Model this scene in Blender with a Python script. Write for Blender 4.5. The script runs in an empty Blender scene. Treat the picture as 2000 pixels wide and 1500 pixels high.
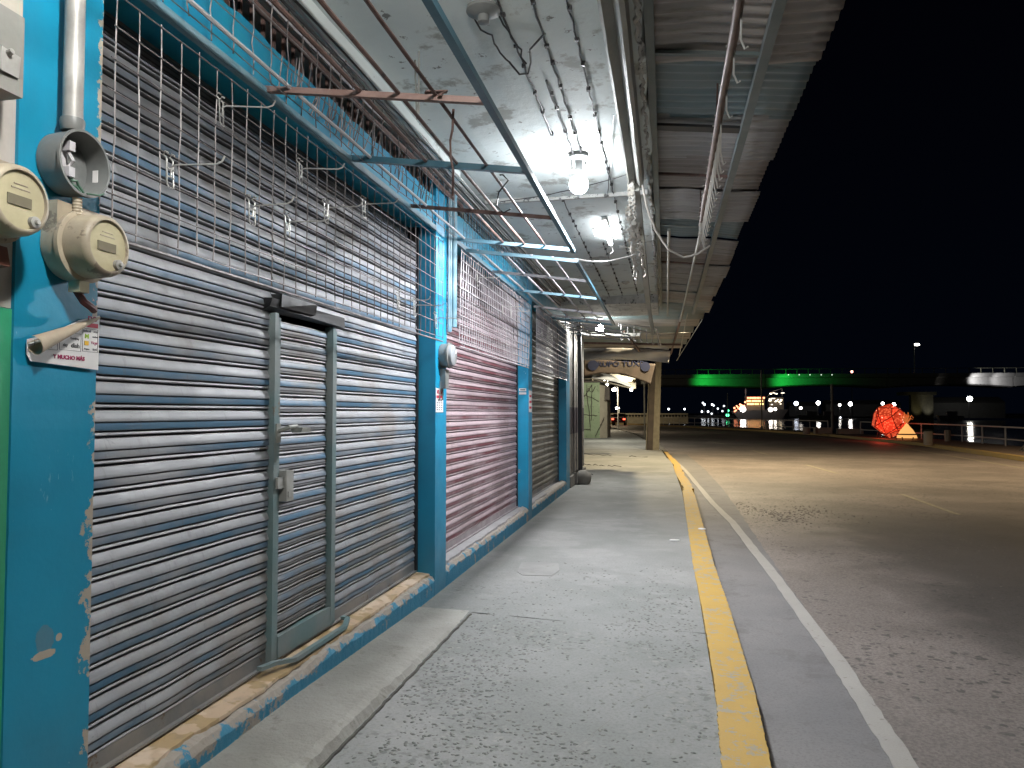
import bpy, math, random
from mathutils import Vector, Matrix
R = math.radians
random.seed(7)
SC = bpy.context.scene
COL = SC.collection

# ------------------------------------------------------------------ camera
F, VPX, HZ, CH = 1440.0, 1300.0, 805.0, 1.5
cam = bpy.data.cameras.new('camera'); co = bpy.data.objects.new('camera', cam); COL.objects.link(co)
cam.sensor_width = 36; cam.lens = 36 * F / 2000; cam.clip_start = .05; cam.clip_end = 6000
yaw = math.atan((VPX - 1000) / F); pit = math.atan((HZ - 750) / F)
co.location = (0, 0, CH); co.rotation_euler = (R(90) + pit, 0, yaw)
SC.camera = co
FWv = Vector((-math.sin(yaw) * math.cos(pit), math.cos(yaw) * math.cos(pit), math.sin(pit)))
RT = Vector((math.cos(yaw), math.sin(yaw), 0)); UP = RT.cross(FWv)
def ony(u, v, y):           # where a sight line of the survey meets the plane y = const
    d = FWv + (u - 1000) / F * RT - (v - 750) / F * UP
    return Vector((0, 0, CH)) + d * (y / d.y)

# ------------------------------------------------------------------ night sky
w = bpy.data.worlds.new('World'); SC.world = w; w.use_nodes = True
nt = w.node_tree; bg = nt.nodes['Background']
tc = nt.nodes.new('ShaderNodeTexCoord'); sx = nt.nodes.new('ShaderNodeSeparateXYZ')
cr = nt.nodes.new('ShaderNodeValToRGB'); nt.links.new(tc.outputs['Generated'], sx.inputs[0])
nt.links.new(sx.outputs['Z'], cr.inputs[0]); nt.links.new(cr.outputs[0], bg.inputs[0])
cr.color_ramp.elements[0].position = 0.0; cr.color_ramp.elements[0].color = (.0006, .0012, .0030, 1)
cr.color_ramp.elements[1].position = .55; cr.color_ramp.elements[1].color = (.0005, .0005, .0012, 1)
bg.inputs[1].default_value = 1.0
SC.view_settings.view_transform = 'Standard'; SC.view_settings.look = 'None'
SC.view_settings.exposure = .06; SC.view_settings.gamma = 1
try:
    SC.cycles.use_denoising = True; SC.cycles.sample_clamp_indirect = 4; SC.cycles.max_bounces = 6
    SC.cycles.caustics_reflective = False; SC.cycles.caustics_refractive = False
except Exception: pass
LAMP = 1.0   # overall lamp level

# ------------------------------------------------------------------ node helper
class N:
    def __init__(s, name, rough=.7, metal=0.):
        s.m = bpy.data.materials.new(name); s.m.use_nodes = True
        s.t = s.m.node_tree; s.b = s.t.nodes['Principled BSDF']
        s.b.inputs['Roughness'].default_value = rough; s.b.inputs['Metallic'].default_value = metal
        g = s.t.nodes.new('ShaderNodeNewGeometry'); s.pos = g.outputs['Position']; s.nrm = g.outputs['Normal']
        sp = s.t.nodes.new('ShaderNodeSeparateXYZ'); s.t.links.new(s.pos, sp.inputs[0])
        s.x, s.y, s.z = sp.outputs[0], sp.outputs[1], sp.outputs[2]; s.h = None
    def lk(s, a, inp):
        if isinstance(a, (int, float)): inp.default_value = a
        elif isinstance(a, tuple): inp.default_value = a if len(a) == 4 or inp.type == 'VECTOR' else a + (1,)
        else: s.t.links.new(a, inp)
    def math(s, op, a, b=0., c=None, clamp=False):
        n = s.t.nodes.new('ShaderNodeMath'); n.operation = op; n.use_clamp = clamp
        s.lk(a, n.inputs[0]); s.lk(b, n.inputs[1])
        if c is not None: s.lk(c, n.inputs[2])
        return n.outputs[0]
    def vscale(s, v):
        n = s.t.nodes.new('ShaderNodeVectorMath'); n.operation = 'MULTIPLY'; s.lk(s.pos, n.inputs[0]); n.inputs[1].default_value = v
        return n.outputs[0]
    def noise(s, scale, detail=4, rough=.55, vec=None, off=None):
        n = s.t.nodes.new('ShaderNodeTexNoise'); n.inputs['Scale'].default_value = scale
        n.inputs['Detail'].default_value = detail; n.inputs['Roughness'].default_value = rough
        v = s.vscale(vec) if isinstance(vec, tuple) else (vec or s.pos)
        if off:
            a = s.t.nodes.new('ShaderNodeVectorMath'); s.lk(v, a.inputs[0]); a.inputs[1].default_value = (off, off * 1.7, off * .6); v = a.outputs[0]
        s.t.links.new(v, n.inputs['Vector']); return n.outputs['Fac']
    def vor(s, scale, feat='F1', vec=None, rnd=1.):
        n = s.t.nodes.new('ShaderNodeTexVoronoi'); n.feature = feat; n.inputs['Scale'].default_value = scale
        n.inputs['Randomness'].default_value = rnd
        s.t.links.new(s.vscale(vec) if isinstance(vec, tuple) else s.pos, n.inputs['Vector']); return n
    def step(s, v, lo, hi):
        n = s.t.nodes.new('ShaderNodeMapRange'); n.interpolation_type = 'SMOOTHSTEP'
        s.lk(v, n.inputs[0]); s.lk(lo, n.inputs[1]); s.lk(hi, n.inputs[2]); n.inputs[3].default_value = 0; n.inputs[4].default_value = 1
        return n.outputs[0]
    def mix(s, f, a, b):
        n = s.t.nodes.new('ShaderNodeMix'); n.data_type = 'RGBA'; s.lk(f, n.inputs[0]); s.lk(a, n.inputs[6]); s.lk(b, n.inputs[7])
        return n.outputs[2]
    def col(s, c): s.lk(c, s.b.inputs['Base Color']); return s
    def rough(s, r): s.lk(r, s.b.inputs['Roughness']); return s
    def bump(s, h, strength=.3, dist=.01):
        n = s.t.nodes.new('ShaderNodeBump'); n.inputs['Strength'].default_value = strength; n.inputs['Distance'].default_value = dist
        s.lk(h, n.inputs['Height'])
        if s.h: s.t.links.new(s.h, n.inputs['Normal'])
        s.h = n.outputs[0]; s.t.links.new(s.h, s.b.inputs['Normal']); return s

def weather(name, c1, c2, scale=3., rough=.7, metal=0., spot=None, spots=.62, sscale=8., bump=.15, fine=60.):
    n = N(name, rough, metal)
    c = n.mix(n.step(n.noise(scale, 5), .35, .65), c1, c2)
    c = n.mix(n.math('MULTIPLY', n.noise(fine, 3), .25), c, tuple(v * .45 for v in c1))
    if spot: c = n.mix(n.step(n.noise(sscale, 6, .65, off=3.3), spots, spots + .04), c, spot)
    n.col(c); n.bump(n.noise(fine, 4), bump, .004); return n.m
def plain(name, c, rough=.5, metal=0.): n = N(name, rough, metal); n.col(n.mix(n.math('MULTIPLY', n.noise(25, 4), .35), c, tuple(v * .6 for v in c))); return n.m
def emit(name, c, e):
    m = bpy.data.materials.new(name); m.use_nodes = True; b = m.node_tree.nodes['Principled BSDF']
    b.inputs['Base Color'].default_value = (*[min(1, v) for v in c], 1); b.inputs['Emission Color'].default_value = (*c, 1)
    b.inputs['Emission Strength'].default_value = e; return m

# --- materials
BLUE = (.006, .27, .47); BLUE2 = (.010, .21, .38)
def painted(name, base, base2, edge_y=None):
    n = N(name, .42)
    c = n.mix(n.step(n.noise(2.2, 5), .35, .7), base, base2)
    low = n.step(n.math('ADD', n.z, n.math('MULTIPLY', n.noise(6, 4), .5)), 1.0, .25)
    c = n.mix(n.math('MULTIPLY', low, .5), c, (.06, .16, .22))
    c = n.mix(n.step(n.noise(5, 6, .7, off=9.), .70, .73), c, (.35, .31, .26))
    scr = n.math('MULTIPLY', n.step(n.noise(55, 2, .5, vec=(1, 1, .35)), .74, .76), n.step(n.noise(2.5, 2, off=5.), .56, .62))
    c = n.mix(scr, c, (.45, .62, .68))
    if edge_y is not None:
        d = n.math('SUBTRACT', edge_y, n.y)
        lowz = n.math('MULTIPLY', n.step(n.z, 1.35, 1.0), n.step(n.z, .55, .75))
        e = n.step(n.math('SUBTRACT', n.math('MULTIPLY', n.math('ADD', n.math('SUBTRACT', n.noise(11, 6, .7, off=2.), .50), n.math('MULTIPLY', lowz, .10)), .24), d), -.003, 0.003)
        def blob(cy, cz, ry, rz, off, am=1.1):
            q = n.math('ADD', n.math('POWER', n.math('DIVIDE', n.math('SUBTRACT', n.y, cy), ry), 2.), n.math('POWER', n.math('DIVIDE', n.math('SUBTRACT', n.z, cz), rz), 2.))
            return n.step(n.math('ADD', q, n.math('MULTIPLY', n.math('SUBTRACT', n.noise(22, 5, .65, off=off), .5), am * 4)), 1.1, .9)
        c = n.mix(n.math('MULTIPLY', blob(1.935, .81, .035, .04, 1., .5), .55), c, (.14, .19, .21))
        c = n.mix(n.math('MULTIPLY', n.step(n.noise(40, 4, .7, vec=(1, 1, .3), off=31.), .60, .70), n.math('MULTIPLY', blob(1.97, 1.30, .07, .09, 3., .6), .5)), c, (.35, .55, .62))
        e = n.math('MAXIMUM', e, blob(1.93, .762, .045, .013, 5., .7)); e = n.math('MAXIMUM', e, blob(1.99, .80, .012, .012, 6., .5))
        c = n.mix(e, c, (.42, .36, .29)); n.bump(e, -.5, .01)
    n.col(c); n.bump(n.noise(35, 4), .25, .004); n.rough(n.math('MULTIPLY_ADD', n.noise(7, 3), .4, .25)); return n.m
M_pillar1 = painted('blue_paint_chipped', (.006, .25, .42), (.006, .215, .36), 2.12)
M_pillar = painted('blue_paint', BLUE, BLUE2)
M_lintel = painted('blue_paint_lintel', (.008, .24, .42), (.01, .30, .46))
M_green = weather('green_paint', (.05, .42, .22), (.06, .36, .20), 2, .5, bump=.2)
def sill_m():
    n = N('sill_blue_worn', .7)
    top = n.step(n.math('ADD', n.z, n.math('MULTIPLY', n.math('SUBTRACT', n.noise(7, 6, .65), .5), .22)), .122, .138)
    worn = n.step(n.math('ADD', n.noise(4.5, 6, .7, off=4.), n.math('MULTIPLY', n.step(n.y, 3.9, 2.9), .12)), .60, .64)
    c = n.mix(n.noise(6, 4), (.012, .20, .36), (.03, .27, .44))
    c = n.mix(n.math('MULTIPLY', n.noise(90, 3), .5), c, (.12, .25, .32))
    c = n.mix(n.math('MAXIMUM', top, worn), c, n.mix(n.noise(30, 5), (.30, .26, .22), (.42, .38, .33)))
    n.col(c); n.bump(n.math('MAXIMUM', top, worn), -.6, .012); n.bump(n.noise(45, 5), .6, .01); return n.m
M_sill = sill_m()
def concrete(name, a=(.30, .29, .27), b=(.40, .38, .35), bumpy=.5, stain=(.16, .15, .13)):
    n = N(name, .8); c = n.mix(n.step(n.noise(2.5, 6), .35, .65), a, b)
    c = n.mix(n.math('MULTIPLY', n.step(n.noise(7, 6, .7, off=2.), .58, .72), .7), c, stain)
    c = n.mix(n.math('MULTIPLY', n.noise(120, 3), .35), c, tuple(v * .5 for v in a)); n.col(c)
    n.bump(n.noise(28, 6, .65), bumpy, .012); return n.m
M_conc = concrete('bare_concrete'); M_conc_d = concrete('dark_concrete', (.16, .15, .14), (.22, .21, .19))
M_sillgrey = concrete('grey_sill_top', (.34, .33, .34), (.42, .41, .42), .3)
def tile_m():
    n = N('beige_tile', .35); v = n.noise(5.5, 3, .5)
    c = n.mix(n.step(v, .50, .53), (.62, .47, .33), (.46, .33, .18)); c = n.mix(n.step(n.noise(4, 3, .5, off=7.), .56, .60), c, (.72, .58, .45))
    c = n.mix(n.math('MULTIPLY', n.step(n.noise(14, 5), .5, .75), .45), c, (.25, .2, .15))
    n.col(c); n.bump(n.noise(40, 3), .1, .003); return n.m
M_tile = tile_m()
PITCH = .104
def shutter_m(name, face, face2, band, grime, z0=.26, bandmax=.9):
    n = N(name, .42, .0)
    t = n.math('FRACT', n.math('DIVIDE', n.math('SUBTRACT', n.z, z0), PITCH))
    f = n.mix(n.step(n.noise(2.2, 5), .35, .7), face, face2)
    f = n.mix(n.math('MULTIPLY', n.step(n.noise(3.5, 4, .6, vec=(1, .22, 3.), off=6.), .5, .68), .6), f, tuple(v * .62 for v in face))
    inb = n.math('MULTIPLY', n.step(t, .26, .29), n.step(t, .60, .57))
    var = n.math('MULTIPLY', n.step(n.noise(1.6, 4, .6, vec=(1, .7, 2.5), off=1.), .30, .60), bandmax)
    c = n.mix(n.math('MULTIPLY', inb, var), f, band)
    gm = n.step(n.math('ADD', n.noise(1.3, 5, .6, off=8.), n.math('MULTIPLY', n.step(n.z, 1.1, .45), .12)), .52, .68)
    c = n.mix(n.math('MULTIPLY', gm, .55), c, grime)
    c = n.mix(n.math('MULTIPLY', n.step(n.noise(40, 5, .7, vec=(1, .3, 1)), .60, .75), .45), c, (.10, .09, .08))
    gr = n.math('MAXIMUM', n.math('MULTIPLY', n.step(t, .0, .03), n.step(t, .09, .065)), n.math('MAXIMUM', n.math('MULTIPLY', n.step(t, .19, .215), n.step(t, .275, .25)), n.math('MULTIPLY', n.step(t, .525, .545), n.step(t, .59, .57))))
    c = n.mix(n.math('MULTIPLY', gr, .85), c, (.03, .03, .035))   # dark colour laid into the slat joints
    top_shade = n.math('MULTIPLY', n.step(n.math('ADD', n.z, n.math('MULTIPLY', n.noise(3, 5, .6, vec=(1, .5, 1), off=15.), .9)), 2.75, 3.25), .62)
    c = n.mix(top_shade, c, (.05, .05, .055))  # shade of the racks painted into the upper slats
    c = n.mix(n.math('MULTIPLY', n.step(n.noise(9, 5, .7, vec=(1, 2.5, .35), off=21.), .55, .72), .35), c, (.13, .12, .115))
    n.col(c); n.rough(n.math('MULTIPLY_ADD', n.noise(12, 3), .3, .42)); n.bump(n.noise(8, 3), .2, .01); n.bump(n.noise(1.7, 2), .35, .05); return n.m
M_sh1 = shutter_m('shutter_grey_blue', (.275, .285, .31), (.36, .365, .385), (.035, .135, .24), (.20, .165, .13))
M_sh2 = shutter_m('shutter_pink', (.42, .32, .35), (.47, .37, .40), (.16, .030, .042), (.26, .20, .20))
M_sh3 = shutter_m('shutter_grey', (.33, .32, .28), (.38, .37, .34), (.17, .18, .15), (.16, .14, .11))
M_frame = weather('door_frame_greygreen', (.15, .24, .25), (.24, .27, .27), 2.5, .45, spot=(.20, .16, .12), spots=.66, sscale=4)
M_rail = weather('bottom_rail', (.16, .17, .18), (.26, .24, .22), 3, .5, spot=(.12, .08, .05), spots=.62)
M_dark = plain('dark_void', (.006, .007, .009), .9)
M_blacktar = plain('black_tar', (.012, .012, .014), .5)
M_meter = weather('meter_beige', (.44, .38, .28), (.34, .29, .22), 9, .5, spot=(.20, .16, .12), spots=.60, bump=.15)
M_meter_f = weather('meter_face', (.55, .50, .33), (.47, .42, .28), 9, .25, bump=.05)
M_meter_g = weather('meter_grey', (.15, .16, .16), (.21, .21, .20), 5, .45, spot=(.10, .08, .06), spots=.66)
M_galv = weather('galvanised_pipe', (.45, .44, .42), (.34, .33, .31), 9, .5, .2, bump=.2)
M_lcd = plain('meter_display', (.20, .18, .13), .2)
M_orange = plain('orange_conduit', (.50, .13, .05), .6)
M_rust = weather('rusty_steel', (.10, .055, .045), (.15, .09, .08), 9, .7, spot=(.05, .03, .03), spots=.58)
M_wire = weather('mesh_wire', (.14, .12, .12), (.26, .24, .24), 12, .5, .3)
M_wirep = weather('mesh_wire_pale', (.62, .58, .60), (.50, .47, .50), 12, .5, .2)
M_hook = plain('hook_wire', (.55, .54, .52), .35, .4)
M_teal = weather('teal_tube', (.035, .115, .165), (.06, .15, .20), 5, .4, spot=(.16, .13, .12), spots=.66, sscale=12)
M_blutube = weather('light_blue_tube', (.12, .26, .34), (.20, .32, .38), 5, .5)
M_paletube = weather('pale_tube', (.42, .42, .46), (.52, .50, .52), 6, .5, spot=(.15, .1, .1), spots=.64, sscale=14)
M_cable_b = plain('black_cable', (.02, .02, .022), .5); M_cable_w = plain('white_cable', (.62, .62, .60), .5)
M_rag = weather('frayed_rag', (.55, .54, .50), (.40, .37, .32), 12, .9, bump=.5)
M_rope = plain('grey_rope', (.45, .42, .38), .9)
M_paper = plain('white_paper', (.74, .73, .73), .6); M_beige = weather('paper_back', (.42, .34, .25), (.48, .40, .30), 5, .8)
M_red = plain('red_print', (.55, .02, .06), .6); M_ink = plain('dark_print', (.06, .06, .08), .6); M_maroon = plain('maroon_print', (.35, .01, .09), .6)
M_yel = plain('yellow_print', (.75, .45, .02), .6); M_lime = plain('green_print', (.25, .42, .02), .6); M_blk = plain('black', (.01, .01, .012), .5)
M_navy = plain('navy_print', (.03, .04, .10), .6)
def ceil_m():
    n = N('ceiling_paint', .75)
    c = n.mix(n.step(n.noise(1.2, 5), .3, .7), (.74, .79, .78), (.62, .68, .68))
    st = n.step(n.noise(2.4, 7, .68, off=4.4), .55, .64)
    c = n.mix(n.math('MULTIPLY', st, .75), c, (.27, .27, .24))
    bl = n.step(n.noise(9, 6, .7, off=1.), .635, .665)
    c = n.mix(bl, c, (.20, .20, .19))
    n.col(c); n.bump(st, -.35, .02); n.bump(bl, -.7, .015); n.bump(n.noise(5, 6, .6), .45, .02); n.bump(n.noise(60, 4), .2, .004); return n.m
M_ceil = ceil_m()
M_whitepeel = weather('peeling_white', (.62, .62, .60), (.45, .45, .43), 6, .8, spot=(.12, .12, .12), spots=.58, sscale=14, bump=.6)
M_chan = weather('channel_steel', (.30, .31, .28), (.38, .38, .36), 4, .5, .2)
def awn_m(name, a, b, green=False):
    n = N(name, .45, .1); c = n.mix(n.step(n.noise(1.5, 4, .6, vec=(.5, 2.2, 1)), .35, .65), a, b)
    c = n.mix(n.math('MULTIPLY', n.step(n.noise(6, 5, .7, vec=(.3, 2, 1), off=3.), .52, .72), .7), c, (.10, .075, .055)); n.col(c)
    n.bump(n.noise(4, 4), .2, .02); return n.m
M_awn = [awn_m('roof_sheet_grey', (.27, .27, .27), (.35, .34, .34)), awn_m('roof_sheet_blue', (.13, .19, .21), (.19, .23, .24)),
         awn_m('roof_sheet_pale', (.34, .33, .32), (.26, .25, .24)), awn_m('roof_sheet_brown', (.30, .27, .255), (.23, .21, .20))]
M_purlin = weather('purlin', (.10, .13, .13), (.14, .16, .16), 4, .5)
def walk_m():
    n = N('pavement_concrete', .75)
    c = n.mix(n.step(n.noise(.9, 6, .6), .3, .7), (.195, .205, .195), (.265, .268, .262))
    c = n.mix(n.math('MULTIPLY', n.step(n.noise(3, 6, .7, off=5.), .5, .7), .45), c, (.20, .20, .19))
    n1 = n.noise(1.3, 3, .5, off=2.)
    zone = n.math('MULTIPLY', n.step(n1, .34, .56), n.step(n.math('ADD', n.y, n.math('MULTIPLY', n.x, .6)), 8.5, 4.2))
    v = n.vor(26, vec=(1, 1, 0)); thr = n.math('MULTIPLY_ADD', zone, .58, -.12)
    pb = n.math('MULTIPLY', n.step(v.outputs['Distance'], n.math('ADD', thr, .05), thr), n.step(n.noise(17, 1, off=1.), .45, .52))
    vcol = n.mix(n.step(n.noise(14, 2, off=8.), .40, .6), (.10, .105, .10), (.24, .24, .22))
    c = n.mix(n.math('MULTIPLY', pb, .85), c, vcol)
    sp = n.vor(34, vec=(1, 1, 0)); sd = n.math('MULTIPLY', n.step(sp.outputs['Distance'], .13, .10), n.step(n.noise(4, 2, off=3.), .66, .68))
    c = n.mix(n.math('MULTIPLY', sd, .35), c, (.45, .45, .44)); c = n.mix(n.math('MULTIPLY', n.step(n.noise(55, 4, .75), .42, .68), .38), c, (.10, .10, .10)); c = n.mix(n.math('MULTIPLY', n.step(n.noise(1.1, 6, .7, off=17.), .50, .62), .3), c, (.36, .35, .345))
    n.col(c); n.bump(pb, -.5, .008); n.bump(n.noise(3, 5), .25, .03); n.bump(n.noise(90, 4), .35, .004)
    n.rough(n.mix(pb, (.80,) * 3, (.6,) * 3)); return n.m
M_walk = walk_m()
def road_m():
    n = N('old_asphalt', .75)
    c = n.mix(n.step(n.noise(.8, 6, .6), .3, .7), (.25, .215, .195), (.33, .285, .26))
    c = n.mix(n.math('MULTIPLY', n.step(n.noise(.35, 5, .6, off=6.), .47, .62), .4), c, (.10, .09, .085))
    wx = n.math('MULTIPLY', n.math('SUBTRACT', n.noise(.8, 5, .6, off=11.), .5), 2.2)
    pz = n.math('MULTIPLY', n.step(n.math('ADD', n.x, wx), 1.9, 2.7), n.math('MULTIPLY', n.step(n.math('ADD', n.y, wx), 4.6, 6.6), n.step(n.math('ADD', n.y, wx), 15., 11.)))
    c = n.mix(n.math('MULTIPLY', pz, .85), c, n.mix(n.noise(60, 4), (.045, .042, .04), (.10, .092, .085)))
    v = n.vor(15, vec=(1, 1, 0)); zn = n.step(n.noise(1.1, 3, off=7.), .42, .52)
    pit_ = n.math('MULTIPLY', n.step(v.outputs['Distance'], .40, .30), n.math('MULTIPLY', zn, n.step(n.noise(9, 2, .7, off=2.), .47, .52)))
    c = n.mix(n.math('MULTIPLY', pit_, .8), c, (.06, .055, .055)); c = n.mix(n.math('MULTIPLY', n.step(n.noise(48, 5, .75), .38, .66), .55), c, (.05, .045, .042)); c = n.mix(n.math('MULTIPLY', n.step(n.noise(75, 3, .7, off=4.), .62, .72), .5), c, (.42, .38, .35))
    n.col(c); n.bump(pit_, -.6, .01); n.bump(n.noise(2.5, 6, .6), .3, .05); n.bump(n.noise(55, 4, .7), .8, .012)
    n.rough(n.math('MULTIPLY_ADD', n.noise(.6, 3), .35, .42)); return n.m
M_road = road_m()
def gutter_m():
    n = N('gutter_asphalt', .7); c = n.mix(n.step(n.noise(1.5, 5), .3, .7), (.19, .185, .19), (.24, .23, .23))
    c = n.mix(n.math('MULTIPLY', n.noise(140, 2), .4), c, (.07, .07, .07)); c = n.mix(n.math('MULTIPLY', n.step(n.noise(3, 6, .7, off=2.), .52, .66), .5), c, (.11, .10, .10)); c = n.mix(n.math('MULTIPLY', n.step(n.noise(60, 4, .7), .45, .7), .35), c, (.06, .06, .06))
    n.col(c); n.bump(n.noise(120, 3), .3, .004); return n.m
M_gut = gutter_m()
def paint_line(name, c0, wear, under, amt=.60):
    n = N(name, .65); c = n.mix(n.noise(4, 4), c0, tuple(v * .75 for v in c0))
    c = n.mix(n.step(n.noise(13, 6, .72, off=3.), amt, amt + .05), c, wear)
    c = n.mix(n.math('MULTIPLY', n.noise(120, 2), .4), c, under); n.col(c); n.bump(n.noise(50, 5), .4, .005); return n.m
M_kerb = paint_line('kerb_yellow', (.58, .35, .05), (.33, .30, .24), (.22, .17, .08), .535)
M_kerbg = concrete('kerb_dark', (.12, .11, .10), (.2, .18, .15)); M_line = paint_line('road_line_white', (.46, .44, .41), (.26, .24, .22), (.15, .14, .13), .60)
M_dash = paint_line('lane_dash', (.47, .42, .31), (.28, .25, .19), (.1, .1, .08), .5); M_fkerb = paint_line('far_kerb_yellow', (.50, .34, .10), (.3, .25, .18), (.2, .16, .1), .55)
M_prom = concrete('promenade', (.17, .13, .11), (.22, .17, .14), .3)
M_land = concrete('land', (.06, .055, .05), (.09, .08, .07), .3)
def water_m():
    n = N('harbour_water', .12); n.col((.004, .006, .009)); n.bump(n.noise(1., 3, .5, vec=(.6, 1.6, 1)), .25, .12); return n.m
M_water = water_m()
M_gwall = weather('pale_green_wall', (.34, .42, .27), (.28, .36, .22), 2.5, .8, spot=(.18, .2, .14), spots=.6)
M_cream = weather('cream_wall', (.50, .46, .36), (.42, .38, .30), 2, .8)
M_tarp = weather('grey_tarp', (.66, .66, .67), (.56, .56, .58), 2.5, .6, bump=.3); M_tarpw = weather('white_tarp', (.68, .68, .66), (.6, .6, .58), 3, .6)
M_banner = weather('brown_banner', (.14, .11, .10), (.10, .085, .078), 2.5, .7)
M_nshut = weather('neighbour_shutter', (.17, .165, .15), (.23, .22, .21), 4, .6, spot=(.1, .09, .08), spots=.6)
M_ndark = weather('dark_board', (.045, .04, .05), (.07, .06, .07), 4, .6)
M_post = weather('post_wood', (.075, .058, .048), (.05, .04, .034), 4, .7); M_postl = weather('post_pale', (.23, .21, .16), (.18, .16, .12), 6, .7)
M_railm = plain('railing_white', (.55, .53, .52), .5); M_bollard = concrete('bollard_concrete', (.34, .28, .24), (.42, .36, .30))
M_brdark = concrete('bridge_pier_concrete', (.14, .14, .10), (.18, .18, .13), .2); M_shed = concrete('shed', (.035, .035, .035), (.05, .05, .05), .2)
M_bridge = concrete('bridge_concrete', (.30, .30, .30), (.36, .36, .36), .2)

# ------------------------------------------------------------------ mesh helper
class MB:
    def __init__(s): s.v = []; s.f = []; s.sm = []
    def add(s, vs, fs, smooth=False):
        o = len(s.v); s.v += [tuple(v) for v in vs]; s.f += [tuple(i + o for i in f) for f in fs]; s.sm += [smooth] * len(fs); return s
    def box(s, x0, x1, y0, y1, z0, z1, rot=0., j=0.):
        vs = [Vector((x, y, z)) for z in (z0, z1) for y in (y0, y1) for x in (x0, x1)]
        if j: vs = [v + Vector([random.uniform(-j, j) for _ in range(3)]) for v in vs]
        if rot:
            c = Vector(((x0 + x1) / 2, (y0 + y1) / 2, 0)); m = Matrix.Rotation(rot, 3, 'Z'); vs = [m @ (v - c) + c for v in vs]
        return s.add(vs, [(0, 2, 3, 1), (4, 5, 7, 6), (0, 1, 5, 4), (2, 6, 7, 3), (0, 4, 6, 2), (1, 3, 7, 5)])
    def tube(s, pts, r, n=8, cap=True, r2=None, flat=1.):
        pts = [Vector(p) for p in pts]; rings = []
        for i, p in enumerate(pts):
            d = (pts[min(i + 1, len(pts) - 1)] - pts[max(i - 1, 0)]).normalized()
            a = d.cross(Vector((0, 0, 1)))
            if a.length < .1: a = d.cross(Vector((0, 1, 0)))
            a.normalize(); b = d.cross(a)
            rr = r if r2 is None else r + (r2 - r) * i / (len(pts) - 1)
            rings.append([p + (a * math.cos(2 * math.pi * k / n + .4) + b * math.sin(2 * math.pi * k / n + .4) * flat) * rr for k in range(n)])
        vs = [v for q in rings for v in q]; fs = []
        for i in range(len(pts) - 1):
            for k in range(n): k2 = (k + 1) % n; fs.append((i * n + k, i * n + k2, (i + 1) * n + k2, (i + 1) * n + k))
        if cap: fs += [tuple(range(n))[::-1], tuple((len(pts) - 1) * n + k for k in range(n))]
        return s.add(vs, fs, n > 5)
    def sq(s, a, b, w, h=None):     # square bar from a to b
        a, b = Vector(a), Vector(b); h = h or w; d = (b - a).normalized(); sd = d.cross(Vector((0, 0, 1)))
        if sd.length < .05: sd = Vector((1, 0, 0))
        sd.normalize(); u = sd.cross(d); vs = []
        for p in (a, b):
            for i, j in ((-1, -1), (1, -1), (1, 1), (-1, 1)): vs.append(p + sd * w / 2 * i + u * h / 2 * j)
        return s.add(vs, [(0, 1, 2, 3), (7, 6, 5, 4), (0, 4, 5, 1), (1, 5, 6, 2), (2, 6, 7, 3), (3, 7, 4, 0)])
    def lathe(s, prof, c, axis='z', n=32, cap0=True, cap1=True):  # prof: (r, t)
        vs = []; fs = []; c = Vector(c)
        for r, t in prof:
            for k in range(n):
                a = 2 * math.pi * k / n; p, q = r * math.cos(a), r * math.sin(a)
                vs.append(c + (Vector((p, q, t)) if axis == 'z' else Vector((t, p, q)) if axis == 'x' else Vector((q, t, p))))
        for i in range(len(prof) - 1):
            for k in range(n): k2 = (k + 1) % n; fs.append((i * n + k, i * n + k2, (i + 1) * n + k2, (i + 1) * n + k))
        if cap0: fs.append(tuple(range(n))[::-1])
        if cap1: fs.append(tuple((len(prof) - 1) * n + k for k in range(n)))
        return s.add(vs, fs, True)
    def ball(s, c, r, n=16, sc=(1, 1, 1)):
        c = Vector(c); m = n // 2; vs = [c + Vector((0, 0, -r * sc[2]))]; fs = []
        for i in range(1, m):
            a = -math.pi / 2 + math.pi * i / m
            for k in range(n): vs.append(c + Vector((r * sc[0] * math.cos(a) * math.cos(2 * math.pi * k / n), r * sc[1] * math.cos(a) * math.sin(2 * math.pi * k / n), r * sc[2] * math.sin(a))))
        vs.append(c + Vector((0, 0, r * sc[2])))
        for k in range(n): fs.append((0, 1 + (k + 1) % n, 1 + k)); fs.append((len(vs) - 1, 1 + (m - 2) * n + k, 1 + (m - 2) * n + (k + 1) % n))
        for i in range(m - 2):
            for k in range(n): k2 = (k + 1) % n; fs.append((1 + i * n + k, 1 + i * n + k2, 1 + (i + 1) * n + k2, 1 + (i + 1) * n + k))
        return s.add(vs, fs, True)
    def poly(s, pts, z0, z1):       # prism over a ground outline
        n = len(pts); vs = [(p[0], p[1], z0) for p in pts] + [(p[0], p[1], z1) for p in pts]
        return s.add(vs, [tuple(range(n))[::-1], tuple(range(n, 2 * n))] + [(i, (i + 1) % n, n + (i + 1) % n, n + i) for i in range(n)])
    def prof(s, pts, y0, y1, smooth=False, closed=False, seg=1, wob=0.):   # (x,z) profile swept along y
        n = len(pts); vs = []; fs = []
        for k in range(seg + 1):
            y = y0 + (y1 - y0) * k / seg
            for p in pts: vs.append((p[0] + (random.uniform(-wob, wob) if 0 < k < seg else 0), y, p[1]))
        for k in range(seg):
            for i in range(n if closed else n - 1): i2 = (i + 1) % n; fs.append((k * n + i, k * n + i2, (k + 1) * n + i2, (k + 1) * n + i))
        if closed: fs += [tuple(range(n)), tuple(seg * n + i for i in range(n))[::-1]]
        return s.add(vs, fs, smooth)

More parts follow.
